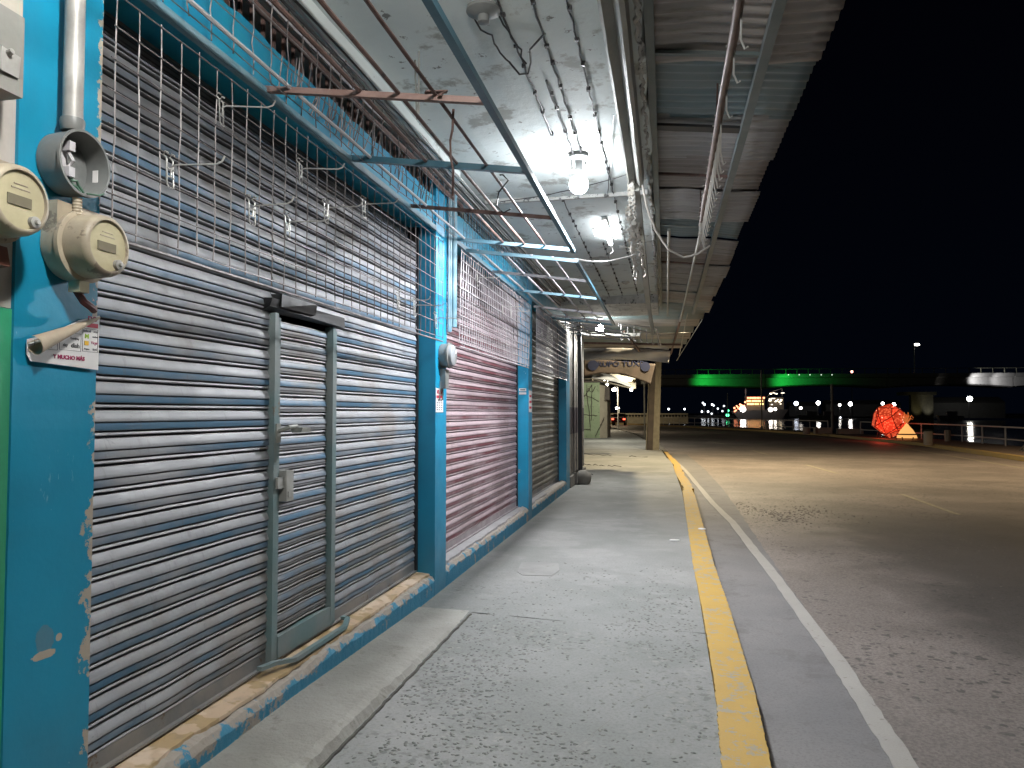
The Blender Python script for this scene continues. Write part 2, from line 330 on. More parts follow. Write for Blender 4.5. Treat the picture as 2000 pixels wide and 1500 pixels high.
def wl(o):
    v = Vector((0, 0, 0))
    while o: v = v + o.location; o = o.parent
    return v
def obj(name, mb, mat, parent=None, at=None, **kw):
    base = Vector(at) if at is not None else Vector((0, 0, 0)); off = wl(parent) + base
    me = bpy.data.meshes.new(name); me.from_pydata([tuple(Vector(v) - off) for v in mb.v], [], mb.f)
    me.polygons.foreach_set('use_smooth', mb.sm)
    if any(mb.sm):
        try: me.set_sharp_from_angle(angle=R(42))
        except Exception: pass
    me.materials.append(mat); me.update()
    o = bpy.data.objects.new(name, me); COL.objects.link(o); o.location = base
    if parent: o.parent = parent
    for k, v in kw.items(): o[k] = v
    return o
def tag(o, label, cat, group=None):
    o['label'] = label; o['category'] = cat
    if group: o['group'] = group
    return o
def thing(name, label, cat, loc=(0, 0, 0), group=None):
    o = bpy.data.objects.new(name, None); COL.objects.link(o); o.location = loc; o.empty_display_size = .1
    return tag(o, label, cat, group)
def struct(name, mb, mat, at=None): return obj(name, mb, mat, None, at, kind='structure')
def dup(root, loc, label, rotz=None):
    r = root.copy(); COL.objects.link(r); r.location = loc; r['label'] = label
    if rotz is not None: r.rotation_euler = (0, 0, rotz)
    for ch in list(root.children):
        c = ch.copy(); COL.objects.link(c); c.parent = r
        for g in list(ch.children): d = g.copy(); COL.objects.link(d); d.parent = c
    return r
def text(name, body, size, loc, rot, mat, parent, ext=.0006, sx=1., bold=0.):
    cu = bpy.data.curves.new(name, 'FONT'); cu.body = body; cu.size = size; cu.extrude = ext; cu.align_x = 'CENTER'; cu.align_y = 'CENTER'; cu.offset = bold; cu.resolution_u = 3
    t = bpy.data.objects.new('t', cu); COL.objects.link(t); dg = bpy.context.evaluated_depsgraph_get()
    me = bpy.data.meshes.new_from_object(t.evaluated_get(dg)); bpy.data.objects.remove(t)
    me.name = name; me.materials.clear(); me.materials.append(mat)
    o = bpy.data.objects.new(name, me); COL.objects.link(o); o.rotation_euler = rot; o.scale = (sx, 1, 1)
    o.location = Vector(loc) - (wl(parent) if parent else Vector((0, 0, 0)))
    if parent: o.parent = parent
    return o
WALLROT = (R(90), 0, R(90)); FRONTROT = (R(90), 0, 0)
def wob(a, b, n, j=.004, sag=0.):
    a, b = Vector(a), Vector(b); out = []
    for i in range(n + 1):
        t = i / n; p = a.lerp(b, t); p.z -= sag * 4 * t * (1 - t)
        if 0 < i < n: p += Vector([random.uniform(-j, j) for _ in range(3)])
        out.append(p)
    return out

# ================================================================== GROUND
kerbR = [(.42, -6), (.43, 0), (.43, 4), (.44, 5), (.47, 7), (.49, 10.3), (.52, 15.6), (.42, 21.8), (.10, 29), (-.3, 35.6), (-1.6, 50), (-4.5, 70), (-8.5, 92), (-14, 112)]
quay = [(18, -30), (16, 10), (15.2, 30), (15.2, 42), (13.5, 53), (12.9, 57), (10.6, 65), (7.1, 79), (1.8, 88), (-.6, 95), (-9, 108), (-30, 135), (-200, 260), (-1500, 900)]
farK = [(10.5, -30), (11, 10), (11.7, 27.6), (12.2, 39), (10.6, 55), (8.2, 64), (4.8, 73), (2.2, 80.5), (-.6, 88), (-4, 96), (-10.5, 107)]
mb = MB(); mb.poly(quay + [(-1500, -30)], -3.2, -.16); struct('ground', mb, M_land)
mb = MB(); rd = [(p[0] - .3, p[1]) for p in quay[:11]] + [(-60, 108), (-60, 60), (-60, 46), (-1.9, 46), (-1.9, -30)]
mb.poly(rd, -.155, -.12); struct('road', mb, M_road)
mb = MB(); mb.add([(-2500, -600, -1.8), (3500, -600, -1.8), (3500, 4000, -1.8), (-2500, 4000, -1.8)], [(0, 1, 2, 3)]); struct('harbour_water', mb, M_water)
def strip(pts, w0, w1, z0, z1, jit=0., sub=1):     # band to the right of a line
    mb = MB(); P = []
    for a, b in zip(pts, pts[1:]):
        for k in range(sub): t = k / sub; P.append(Vector((a[0] + (b[0] - a[0]) * t, a[1] + (b[1] - a[1]) * t, 0)))
    P.append(Vector((*pts[-1], 0))); vs = []
    for i, p in enumerate(P):
        d = (P[min(i + 1, len(P) - 1)] - P[max(i - 1, 0)]).normalized(); n = Vector((d.y, -d.x, 0))
        l = p + n * (w0 + random.uniform(-jit, jit)); r = p + n * (w1 + random.uniform(-jit, jit))
        vs += [(l.x, l.y, z0), (l.x, l.y, z1), (r.x, r.y, z1), (r.x, r.y, z0)]
    fs = []
    for i in range(len(P) - 1):
        o = i * 4
        for a, b in ((0, 1), (1, 2), (2, 3), (3, 0)): fs.append((o + a, o + b, o + 4 + b, o + 4 + a))
    fs += [(0, 3, 2, 1), tuple(len(vs) - 4 + k for k in range(4))]
    return mb.add(vs, fs)
# smooth dark gutter lane with a ragged outer edge, kerb, white edge line
struct('gutter', strip([(.41, -6), (.43, 4), (.45, 7), (.48, 10.3), (.51, 15.6), (.41, 21.8), (.1, 29)], 0, .66, -.13, -.114, .012, 24), M_gut)
struct('edge_line', strip([(1.04, -6), (1.06, 3.7), (1.08, 5.2), (1.04, 7.6), (.94, 11.4), (.80, 13.6), (.52, 21.1), (.12, 28), (-.33, 36.2), (-1.3, 48)], -.055, .05, -.111, -.107, .006, 16), M_line)
struct('kerb', strip([(.22, -6), (.225, 0), (.22, 3.3), (.25, 4.2), (.26, 5.8), (.25, 7.4), (.27, 10.2), (.30, 14.3)], 0, .205, -.15, .008, .004, 40), M_kerb)
struct('kerb', strip([(.30, 14.33), (.33, 15.1), (.24, 18), (.20, 21.8), (-.02, 26), (-.12, 28.6)], 0, .19, -.15, .0, .02, 8), M_kerb)
struct('kerb', strip([(-.12, 28.65), (-.45, 35.6), (-1.8, 50), (-4.7, 70), (-8.7, 92)], 0, .2, -.15, .0, .0, 1), M_kerbg)
struct('kerb', strip(farK, -.18, .12, -.15, .03, .0, 4), M_fkerb)
mb = MB(); mb.poly([(p[0] + .1, p[1]) for p in farK[:9]] + [(-.7, 91)] + [(p[0] - .15, p[1]) for p in quay[:9][::-1]], -.15, .012); struct('promenade', mb, M_prom)
for a, b in (((4.51, 12.9), (4.55, 15.9)), ((4.42, 20.9), (4.22, 24.1)), ((3.81, 29.6), (3.58, 32.6)), ((2.9, 39), (2.4, 42))):
    struct('lane_marking', strip([a, b], -.045, .045, -.119, -.115, .004, 10), M_dash)
struct('lane_marking', strip([(9.6, 10), (10.2, 27), (10.6, 39), (9.2, 54), (6.8, 64)], -.05, .05, -.119, -.115, .004, 6), M_dash)
# pavement: slabs parted by cracked joints, over a darker bed
def slab(y0a, y0b, y1a, y1b, xl, xr0, xr1, j0=.012, n=26):
    lo = [(xl + (xr0 - xl) * i / n, y0a + (y0b - y0a) * i / n + random.uniform(-j0, j0) + .004) for i in range(n + 1)]
    hi = [(xl + (xr1 - xl) * i / n, y1a + (y1b - y1a) * i / n + random.uniform(-j0, j0) - .004) for i in range(n + 1)]
    return lo + hi[::-1]
mb = MB()
ys = [(-6, -6), (-1.2, -1.25), (5.46, 5.22), (15.35, 14.25), (22.0, 21.6), (30.2, 29.8)]
def kx(y): return .215 if y < 3 else .245 if y < 5 else .25 if y < 9 else .29 if y < 16 else .19 if y < 24 else -.12
for k in range(len(ys) - 1):
    (a, b), (c, d) = ys[k], ys[k + 1]; xl = -1.95 if k < 3 else -9
    if k == 3: a = 18.8
    mb.poly(slab(a, b, c, d, xl, kx(b), kx(d)), -.1, 0)
mb.poly([(-9, 30.3), (-.2, 30), (-.7, 36), (-2.0, 50), (-4.9, 70), (-8.9, 92), (-16, 92)], -.1, -.004)
struct('pavement', mb, M_walk)
mb = MB(); mb.poly([(-2, -6), (.22, -6), (.22, 10), (.1, 22), (-.2, 30), (-9, 30), (-9, 14), (-2, 14)], -.14, -.016); struct('pavement_bed', mb, M_conc_d)
mb = MB()
mb.poly([(-1.42, 7.28), (-1.2, 7.33), (-1.05, 7.30), (-1.00, 7.0), (-1.03, 6.74), (-1.3, 6.72), (-1.38, 6.85)], 0.0005, .004); struct('pavement_patch', mb, concrete('patch_concrete', (.24, .24, .235), (.30, .30, .29)))
# cast ramp/step along the shop front, broken front edge
mb = MB(); vs = []; fs = []; n = 260; ch = 0
for i in range(n + 1):
    y = -3 + 8.45 * i / n; h = .052 * min(1, (5.5 - y) / 2.0) + .001; e = -1.44 + random.uniform(-.005, .005) + 0
    ch = ch * .6 + random.uniform(.0, .009) + (.022 if random.random() < .06 else 0)
    vs += [(-1.87, y, h + .006), (e - .06 - ch, y, h), (e - .02 - ch, y, h * .72), (e, y, -.01)]
for i in range(n):
    for k in range(3): fs.append((i * 4 + k, (i + 1) * 4 + k, (i + 1) * 4 + k + 1, i * 4 + k + 1))
mb.add(vs, fs, False); struct('shopfront_step', mb, concrete('step_concrete', (.31, .30, .27), (.39, .38, .35), .9, (.17, .16, .13)))
mb = MB()   # crumbled joint along the step's foot
mb.tube([(-1.430 + random.uniform(-.005, .005), y * .05, .001) for y in range(-40, 108)], .010, 5); struct('step_joint', mb, concrete('joint_dirt', (.05, .048, .04), (.10, .10, .08)))
# loose stones worn out of the pavement and road
mb = MB(); k = 0
while k < 2600:
    x = random.uniform(-1.38, .2); y = random.triangular(1.6, 7.6, 3.2); zc = math.sin(x * 3.1 + y * 1.3) + math.sin(y * 2.7 - x) * .7
    if zc < -.1 and random.random() < .75: continue
    k += 1; r = random.uniform(.003, .0105); a = random.uniform(0, 6.28); m = Matrix.Rotation(a, 3, 'Z'); t = MB(); t.ball((0, 0, 0), r, 8, (1.5, .9, .35))
    mb.add([m @ Vector(v) + Vector((x, y, .0005)) for v in t.v], t.f, True)
o = obj('pavement_pebbles', mb, weather('pebble', (.085, .09, .085), (.21, .21, .19), 40, .6, bump=0)); o['kind'] = 'stuff'; tag(o, 'small dark rounded stones showing through the worn pavement', 'pebbles')
mb = MB(); k = 0
while k < 900:
    x = random.uniform(1.2, 4.4); y = random.uniform(2.6, 13); zc = math.sin(x * 2.1 + y * 1.9) + math.sin(y * 1.1 - x * 3)
    if zc < .1: k += .2; continue
    k += 1; r = random.uniform(.003, .010); t = MB(); t.ball((0, 0, 0), r, 6, (1.3, 1, .6)); mb.add([Vector(v) + Vector((x, y, -.1195)) for v in t.v], t.f, True)
for k in range(420):
    a = random.uniform(0, 6.28); q = random.random() ** .5; x = random.gauss(1.9, .45); y = 12.6 + random.gauss(0, .5) + .5 * math.sin(x * 6); t = MB(); t.ball((0, 0, 0), random.uniform(.004, .015), 6, (1.3, 1, .7)); mb.add([Vector(v) + Vector((x, y, -.118)) for v in t.v], t.f, True)
o = obj('road_gravel', mb, weather('gravel', (.10, .09, .085), (.24, .21, .19), 40, .6, bump=0)); o['kind'] = 'stuff'; tag(o, 'loose gravel scattered over the worn road surface', 'gravel')

# ================================================================== THE BLUE SHOP BUILDING
B = thing('shop_building', 'bright blue shopfront row with three roller shutters under a white concrete canopy', 'building', (-1.86, 2.1, 0))
def pillar(y0, y1, mat, x1=-1.86, z0=-.02, z1=3.5, x0=-2.6):
    mb = MB(); n = 60; vs = []; fs = []
    prof = [(x0, y0), (x1, y0), (x1, y1), (x0, y1)]
    for i in range(n + 1):
        z = z0 + (z1 - z0) * i / n; j = [0, random.uniform(-.0012, .0004), random.uniform(-.0012, .0004), 0]
        vs += [(p[0] + q, p[1] + (q if k == 1 else -q) * .5, z) for k, (p, q) in enumerate(zip(prof, j))]
    for i in range(n):
        for k in range(4): k2 = (k + 1) % 4; fs.append((i * 4 + k, i * 4 + k2, i * 4 + 4 + k2, i * 4 + 4 + k))
    fs += [(3, 2, 1, 0), tuple(n * 4 + k for k in range(4))]
    return obj('pillar', mb.add(vs, fs), mat, B)
P1, P2, P3, P4 = (1.80, 2.12), (5.83, 6.14), (10.04, 10.32), (14.02, 14.5)
pillar(*P1, M_pillar1, -1.858); pillar(*P2, M_pillar); pillar(*P3, M_pillar); pillar(*P4, M_pillar)
# wall left of the first pillar, green, and the wall above
mb = MB(); mb.box(-2.6, -1.866, -3, 1.80, -.02, 1.80); obj('wall', mb, M_green, B, label='green painted wall section')
mb = MB(); mb.box(-2.6, -1.87, -3, 1.80, 1.803, 3.5); obj('wall', mb, weather('plaster', (.50, .46, .42), (.42, .39, .36), 3, .8), B)
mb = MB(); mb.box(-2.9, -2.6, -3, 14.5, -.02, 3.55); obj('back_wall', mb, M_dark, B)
mb = MB(); mb.box(-2.9, -1.95, -3, 14.5, 3.86, 7.2); obj('upper_wall', mb, weather('upper_plaster', (.40, .39, .37), (.32, .31, .3), 2, .8), B)
lz = [(2.12, 5.83, 3.04), (6.14, 10.04, 3.07), (10.32, 14.02, 3.12)]
for y0, y1, z in lz:
    mb = MB(); n = 40; vs = []; fs = []
    for i in range(n + 1):
        y = y0 + (y1 - y0) * i / n; t = z + .26 + random.uniform(-.012, .006)
        vs += [(-1.875, y, z + random.uniform(-.002, .002)), (-1.875, y, t), (-2.3, y, t), (-2.3, y, z)]
    for i in range(n):
        for k in range(4): k2 = (k + 1) % 4; fs.append((i * 4 + k, i * 4 + 4 + k, i * 4 + 4 + k2, i * 4 + k2))
    obj('lintel', mb.add(vs, fs), M_lintel, B)
    mb = MB(); mb.box(-1.88, -1.855, y0 + .005, y1 - .005, z - .028, z + .012); obj('lintel_trim', mb, M_blutube, B)   # steel angle along its lower edge
    mb = MB(); yy = y0 + .1          # ventilation bars in the gap above the lintel
    while yy < y1:
        mb.box(-1.93, -1.915, yy, yy + .018, z + .26, 3.5); yy += .10
    mb.box(-1.935, -1.912, y0 + .05, y1 - .05, z + .262, z + .285); mb.box(-1.935, -1.912, y0 + .05, y1 - .05, 3.47, 3.498)
    obj('vent_grille', mb, M_whitepeel if y0 > 6 else M_rust, B)
mb = MB(); mb.box(-2.25, -2.2, 2.12, 14.02, 3.32, 3.56); obj('gap_backing', mb, weather('gap_red', (.07, .02, .02), (.03, .02, .02), 5, .8), B)
# sills
for k, (y0, y1) in enumerate(((P1[1], P2[0]), (P2[1], P3[0]), (P3[1], P4[0]))):
    mb = MB(); n = 120; vs = []; fs = []; pr = 0
    for i in range(n + 1):
        y = y0 + (y1 - y0) * i / n; pr = pr * .7 + random.uniform(-.012, .012)
        e = .150 + (.02 * k * (y - y0) / (y1 - y0)) + pr * .6; rr = .012 + abs(pr)
        vs += [(-1.862, y, -.02), (-1.860 + random.uniform(-.003, .003), y, e - .03), (-1.868 - rr * .6, y, e), (-1.95, y, e + .022)]
    for i in range(n):
        for q in range(3): fs.append((i * 4 + q, (i + 1) * 4 + q, (i + 1) * 4 + q + 1, i * 4 + q + 1))
    obj('sill', mb.add(vs, fs), M_sill, B)
    mb = MB(); n2 = 110; vs = []; fs = []; pr = 0   # ragged tiled / cement top
    for i in range(n2 + 1):
        y = y0 + (y1 - y0) * i / n2; pr = pr * .82 + random.uniform(-.007, .007)
        vs += [(-1.905 + pr, y, .160), (-1.907 + pr, y, .176 + .01 * (k > 0)), (-2.12, y, .199), (-2.12, y, .15)]
    for i in range(n2):
        for q in range(4): q2 = (q + 1) % 4; fs.append((i * 4 + q, (i + 1) * 4 + q, (i + 1) * 4 + q2, i * 4 + q2))
    obj('sill_top', mb.add(vs, fs), M_tile if k == 0 else M_sillgrey, B)
# roller shutters
SX = -2.035
SP = [(0.0, .001), (.025, -.012), (.065, -.012), (.085, .009), (.12, .0125), (.19, .008), (.21, -.012), (.255, -.012), (.27, .0125), (.30, .0145), (.535, .0115), (.545, -.002), (.565, -.002), (.58, .0165), (.61, .018), (.72, .0155), (.88, .009), (.97, .003)]
def curtain(y0, y1, z0, z1, x=SX, amp=1.0, seg=24, p=PITCH):
    pts = []; k = 0
    while z0 + k * p < z1:
        for t, d in SP: pts.append((x + d * amp, min(z0 + (k + t) * p, z1)))
        k += 1
    mb = MB(); n = len(pts); vs = []; fs = []
    for i in range(seg + 1):
        y = y0 + (y1 - y0) * i / seg; b = .006 * math.sin(i * 1.3) + .003 * math.sin(i * .4)
        for q in pts: vs.append((q[0] + b * math.sin(q[1] * 2.1 + i * .2) * .7, y, q[1]))
    for i in range(seg):
        for q in range(n - 1): fs.append((i * n + q, (i + 1) * n + q, (i + 1) * n + q + 1, i * n + q + 1))
    return mb.add(vs, fs, True)
SH = []
for k, (y0, y1, m) in enumerate(((P1[1], P2[0], M_sh1), (P2[1], P3[0], M_sh2), (P3[1], P4[0], M_sh3))):
    if k == 0:
        mb = curtain(y0 + .01, 3.52, .26, 2.90, seg=14); t = curtain(4.22, y1 - .035, .26, 2.90, seg=16); mb.add(t.v, t.f, True)
        t = curtain(3.52, 4.22, .26 + PITCH * 17, 2.90, seg=4); mb.add(t.v, t.f, True)
    else: mb = curtain(y0 + .01, y1 - .035, .26, 2.76)
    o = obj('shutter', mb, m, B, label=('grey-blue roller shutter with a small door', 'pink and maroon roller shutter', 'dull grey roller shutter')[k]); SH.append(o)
    mb = MB(); mb.box(SX - .02, SX + .012, y0 + .02, y1 - .04, .198, .268); mb.box(SX + .01, SX + .035, y0 + .02, y1 - .04, .198, .208); obj('bottom_rail', mb, M_rail if k != 1 else weather('rail2', (.4, .36, .37), (.3, .26, .27), 5, .5), o)
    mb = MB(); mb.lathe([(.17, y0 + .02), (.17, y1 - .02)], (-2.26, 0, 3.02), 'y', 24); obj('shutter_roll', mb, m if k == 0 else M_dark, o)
    if k:
        mb = MB(); yy = y0 + .06; mb.box(SX - .01, SX + .012, y0 + .03, y1 - .04, 2.76, 2.79)
        while yy < y1 - .08: mb.box(SX - .005, SX + .022, yy, yy + .045, 2.79, 3.09); yy += .105
        obj('slot_grille', mb, m, o)
    for yy in (y0 + .004, y1 - .034): mb = MB(); mb.box(-2.09, SX + .03, yy, yy + .03, .2, 3.05); obj('guide_rail', mb, M_blacktar, o)
# the little door in the first shutter
S1 = SH[0]
D = obj('wicket_door', curtain(3.575, 4.165, .33, 1.99, x=SX + .004, seg=6), M_sh1, B, label='small door in the grey-blue shutter')
mb = MB()
for y in (3.50, 4.185): mb.box(SX - .01, SX + .045, y, y + .034, .215, 2.02); mb.box(SX - .01, SX + .038, y + .037, y + .068, .215, 2.0)
mb.box(SX - .01, SX + .043, 3.571, 4.182, .215, .325); obj('door_frame', mb, M_frame, D)
mb = MB(); mb.sq((-1.975, 3.36, .232), (-1.955, 3.48, .225), .03, .02); mb.sq((-1.955, 3.48, .225), (-1.915, 3.60, .205), .03, .02); mb.sq((-1.915, 3.60, .205), (-1.915, 4.22, .20), .03, .022); mb.sq((-1.915, 4.22, .20), (-1.955, 4.35, .212), .03, .02); mb.sq((-1.955, 4.35, .212), (-2.0, 4.37, .212), .03, .02)
obj('threshold_bar', mb, M_frame, D)
mb = MB(); mb.box(SX - .01, SX + .055, 3.44, 4.30, 2.035, 2.10, j=.012); mb.box(SX, SX + .075, 3.52, 3.9, 2.06, 2.115, j=.01); obj('door_hood', mb, M_blacktar, D)
mb = MB(); mb.box(SX + .03, SX + .05, 3.515, 3.56, 1.34, 1.44); mb.tube([(SX + .05, 3.54, 1.40), (SX + .10, 3.555, 1.42), (SX + .11, 3.62, 1.425)], .011, 8); mb.box(SX + .085, SX + .15, 3.60, 3.70, 1.395, 1.42, j=.006)
obj('door_handle', mb, M_chan, D)
mb = MB(); mb.box(SX + .01, SX + .075, 3.585, 3.655, 1.03, 1.19, j=.004); mb.box(SX + .03, SX + .06, 3.52, 3.585, 1.10, 1.16); mb.box(SX + .072, SX + .078, 3.60, 3.64, 1.05, 1.08)
obj('lock_box', mb, weather('lock_pale', (.42, .42, .40), (.34, .34, .32), 8, .5, spot=(.2, .15, .1)), D)
# canopy slab with rough edge, stiffening beam and cross beams
mb = MB(); n = 90; vs = []; fs = []
def cz(x, y): return 3.55 + .008 * math.sin(x * 5 + y * 2.2) + .006 * math.sin(y * 4.1 - x * 2)
yy = [-3 + 17.7 * i / n for i in range(n + 1)]
for i, y in enumerate(yy):
    e = -.10 + random.uniform(-.02, .012)
    vs += [(-2.9, y, 3.85), (-2.9, y, 3.55)] + [(-2.2 + (e + 2.2) * q / 10, y, cz(-2.2 + 2.1 * q / 10, y) + (random.uniform(0, .02) if q == 10 else 0)) for q in range(11)] + [(e + .015, y, 3.64), (-.1, y, 3.85)]
m_ = 15
for i in range(n):
    for q in range(m_): q2 = (q + 1) % m_; fs.append((i * m_ + q, i * m_ + q2, (i + 1) * m_ + q2, (i + 1) * m_ + q))
fs += [tuple(range(m_))[::-1], tuple(n * m_ + q for q in range(m_))]
obj('canopy_slab', mb.add(vs, fs), M_ceil, B)
mb = MB(); mb.box(-2.2, -1.70, -3, 6.0, 3.47, 3.56); mb.box(-2.2, -1.78, 6.0, 14.6, 3.49, 3.56); obj('wall_beam', mb, M_ceil, B)
mb = MB(); mb.box(-2.2, -.12, 13.0, 14.66, 3.40, 3.565); obj('end_beam', mb, M_whitepeel, B)
mb = MB(); mb.box(-1.7, -.15, 6.86, 6.90, 3.515, 3.56); mb.box(-.95, -.55, 6.84, 6.86, 3.51, 3.54); obj('ceiling_batten', mb, M_whitepeel, B)
mb = MB()   # crumbling slab edge drip
for a_ in range(14):
    pts_ = [(-.125 + random.uniform(-.015, .012), 1.5 + a_ * .9 + q * .045, 3.552 + random.uniform(-.012, .012)) for q in range(21)]; mb.tube(pts_, random.uniform(.012, .02), 6)
obj('crumbled_edge', mb, M_whitepeel, B)
# conduits and cables clipped along the wall under the beam
for i, (x, z, r, m) in enumerate(((-1.84, 3.375, .020, M_rust), (-1.82, 3.425, .016, M_paletube), (-1.79, 3.455, .009, M_cable_w), (-1.765, 3.44, .008, M_cable_b), (-1.75, 3.465, .011, M_paletube), (-1.72, 3.46, .007, M_cable_b), (-1.86, 3.45, .010, M_cable_w), (-1.69, 3.455, .006, M_cable_w))):
    mb = MB(); mb.tube(wob((x, .2, z), (x + .02, 13, z + .03), 40, .006, .0), r, 7); obj('wall_conduit', mb, m, B)
mb = MB(); mb.tube([(-1.83, 6.25, .0 + 2.25), (-1.83, 6.25, 3.5)], .030, 12); mb.tube([(-1.84, 6.18, 2.2), (-1.84, 6.18, 3.4)], .014, 8); mb.tube([(-1.84, 6.13, 2.2), (-1.84, 6.13, 3.4)], .010, 8)
obj('drain_pipe', mb, M_blutube, B)

# ================================================================== WIRE GRIDS
def grid(name, x, y0, y1, z0, z1, cell, r, mat, label, group, rim=True, drop=0.0, wobj=.003, lean=0.):
    mb = MB(); ny = int(round((y1 - y0) / cell)); nz = int(round((z1 - z0) / cell)); cy = (y1 - y0) / ny; cz_ = (z1 - z0) / nz
    for i in range(ny + 1):
        y = y0 + i * cy; b = random.choice((0, 0, 0, .05)) * random.random()
        pts = [(x + lean * (z - z0) + random.uniform(-wobj, wobj), y + random.uniform(-wobj, wobj), z) for z in [z0 - random.uniform(.0, .035) + (z1 - z0 + .03) * q / 7 for q in range(8)]]
        mb.tube(pts, r, 5)
    for k in range(nz + 1):
        z = z0 + k * cz_; e = random.uniform(-.05, 0) if k else 0
        mb.tube([(x + r * 1.6 + lean * (z - z0) + random.uniform(-wobj, wobj), y0 + e + (y1 - y0 - e) * q / 12, z + random.uniform(-wobj, wobj)) for q in range(13)], r, 5)
    g = thing(name, label, 'wire grid', (x, y0, z0), group)
    obj('grid_wires', mb, mat, g)
    if rim: r_ = MB(); r_.tube(wob((x, y0 + .02, z0 - .035), (x, y1, z0 - .03), 14, .002), .007, 7); obj('bottom_rod', r_, mat, g)
    return g
GG = 'wire grids hung along the shopfront'
grid('wire_grid', -1.79, 2.10, 5.80, 2.11, 2.90, .112, .0028, M_wire, 'rusty wire display grid hung over the grey-blue shutter and its lintel shadow', GG)
grid('wire_grid', -1.79, 6.30, 9.70, 2.12, 2.93, .085, .0042, M_wirep, 'pale fine wire grid hung over the pink shutter', GG, lean=.02)
grid('wire_grid', -1.79, 10.30, 13.8, 2.12, 3.0, .09, .0042, M_wirep, 'pale wire grid hung over the dull grey shutter farthest away', GG)
grid('wire_grid', -1.78, 2.0, 6.1, 3.02, 3.46, .15, .0032, M_wire, 'dark wire grid standing before the blue lintel over the grey-blue shutter', GG, rim=False, wobj=.006)
grid('wire_grid', -1.78, 6.4, 9.9, 3.05, 3.46, .10, .003, M_blutube, 'blue-tinted wire grid before the lintel over the pink shutter', GG, rim=False, wobj=.005)
ws = thing('wire_bunch', 'bunch of bent dark wire ends sticking up before the first blue lintel', 'wire', (-1.85, 4, 3.1))
for i in range(46):
    mb = MB()
    y = random.choice((random.uniform(3.2, 4.2), random.uniform(3.6, 5.6))); z = random.uniform(3.08, 3.2); mb.tube([(-1.85, y, z), (-1.84 + random.uniform(0, .03), y + random.uniform(-.03, .03), z + random.uniform(.06, .2))], .0035, 5); obj('wire_stub', mb, M_wire, ws)

# display hooks
def make_hook(mat):
    h = thing('display_hook', 'x', 'hook')
    a = MB()
    for s in (-1, 1):
        a.tube([(.014, s * .018, .055), (.002, s * .018, .062), (-.006, s * .018, .05), (.008, s * .018, .035), (.010, s * .018, -.055), (.016, s * .018 * .8, -.07)], .0034, 6)
    a.tube([(.012, -.02, .0), (.012, .02, .0)], .003, 5); a.tube([(.012, -.02, -.03), (.012, .02, -.03)], .003, 5)
    a.tube([(.016, -.010, -.07), (.016, .010, -.07)], .003, 5)
    obj('hook_plate', a, mat, h)
    b = MB(); b.tube([(.012, 0, -.03), (.014, 0, .008), (.03, 0, .014), (.12, 0, .010), (.20, 0, .006), (.222, 0, .014), (.232, 0, .034)], .0034, 6); obj('hook_arm', b, mat, h); return h
hooks1 = [(2.36, 2.39), (2.67, 2.74), (2.91, 2.39), (3.22, 2.40), (3.34, 2.70), (3.63, 2.58), (4.13, 2.74), (4.72, 2.25), (5.05, 2.26), (5.56, 2.23)]
HL = ['white wire hook low on the wire grid nearest the open meter socket', 'greyish wire hook high on the grid, upper left above the lowest-left hook', 'pale wire hook over blue slats, left one of a close low pair', 'pale wire hook over blue slats, right one of a close low pair',
      'tilted rusty-looking wire hook high in the middle of the first grid under the lintel shadow', 'white wire hook with taped plate in the middle of the first wire grid', 'small dark wire hook high on the first grid left of the blue pillar', 'pale wire hook low on the first grid above the small door right side',
      'bright wire hook low on the first grid at the edge of the blue pillar recess', 'bright wire hook at the lower right corner of the first wire grid']
hk = make_hook(M_hook)
for i, (y, z) in enumerate(hooks1):
    if i == 0: o = hk; o.location = (-1.782, y, z); o['label'] = HL[0]
    else: o = dup(hk, (-1.782, y, z), HL[i], random.uniform(-.18, .18))
    o['group'] = 'wire display hooks on the grids'
for (y, z), l in zip([(6.83, 2.78), (7.94, 2.66), (8.4, 2.67), (10.6, 2.64), (11.1, 2.65), (11.6, 2.66), (12.1, 2.66)],
    ['wire hook high at the left of the grid over the pink shutter', 'left hook of a pair on the pink shutter grid near the third pillar', 'right hook of a pair on the pink shutter grid near the third pillar',
     'pale wire hook on the grid over the dull grey shutter, nearest to the camera', 'pale wire hook on the dull grey shutter grid, second from the camera', 'pale wire hook on the dull grey shutter grid, third from the camera', 'pale wire hook on the dull grey shutter grid, farthest from the camera']):
    o = dup(hk, (-1.772, y, z), l, random.uniform(-.2, .2)); o['group'] = 'wire display hooks on the grids'

# canopy racks: horizontal tube frames
def zx(x): return 3.05 - (x + 1.88) / 1.10 * .15
def rack(name, label, y0, y1, cross, bars, xo, mo, loc):
    g = thing(name, label, 'tube rack', loc, 'tube racks hung under the canopy')
    mb = MB(); mb.sq((xo, y0, zx(xo)), (xo, y1, zx(xo)), .034); obj('outer_tube', mb, mo, g)
    for y, m, w_ in cross: mb = MB(); mb.sq((-1.88, y, 3.05), (xo, y + .01, zx(xo)), w_); obj('cross_tube', mb, m, g)
    for x, m, r in bars:
        mb = MB(); mb.tube(wob((x, y0, zx(x) + .012), (x + random.uniform(-.01, .01), y1, zx(x) + .012), 16, .002), r, 7); obj('rack_rod', mb, m, g)
    return g
rack('hanging_rack', 'rust and teal tube rack reaching out over the grey-blue shutter', -.5, 6.35, [(.9, M_teal, .03), (3.17, weather('brown_tube', (.20, .12, .10), (.26, .17, .15), 8, .6), .028), (4.15, M_teal, .034), (5.21, M_rust, .024), (6.28, M_blutube, .030)],
     [(-1.73, M_paletube, .010), (-1.38, M_rust, .011), (-1.19, M_rust, .010), (-1.02, M_rust, .009)], -.775, M_teal, (-1.86, 3.17, 3.05))
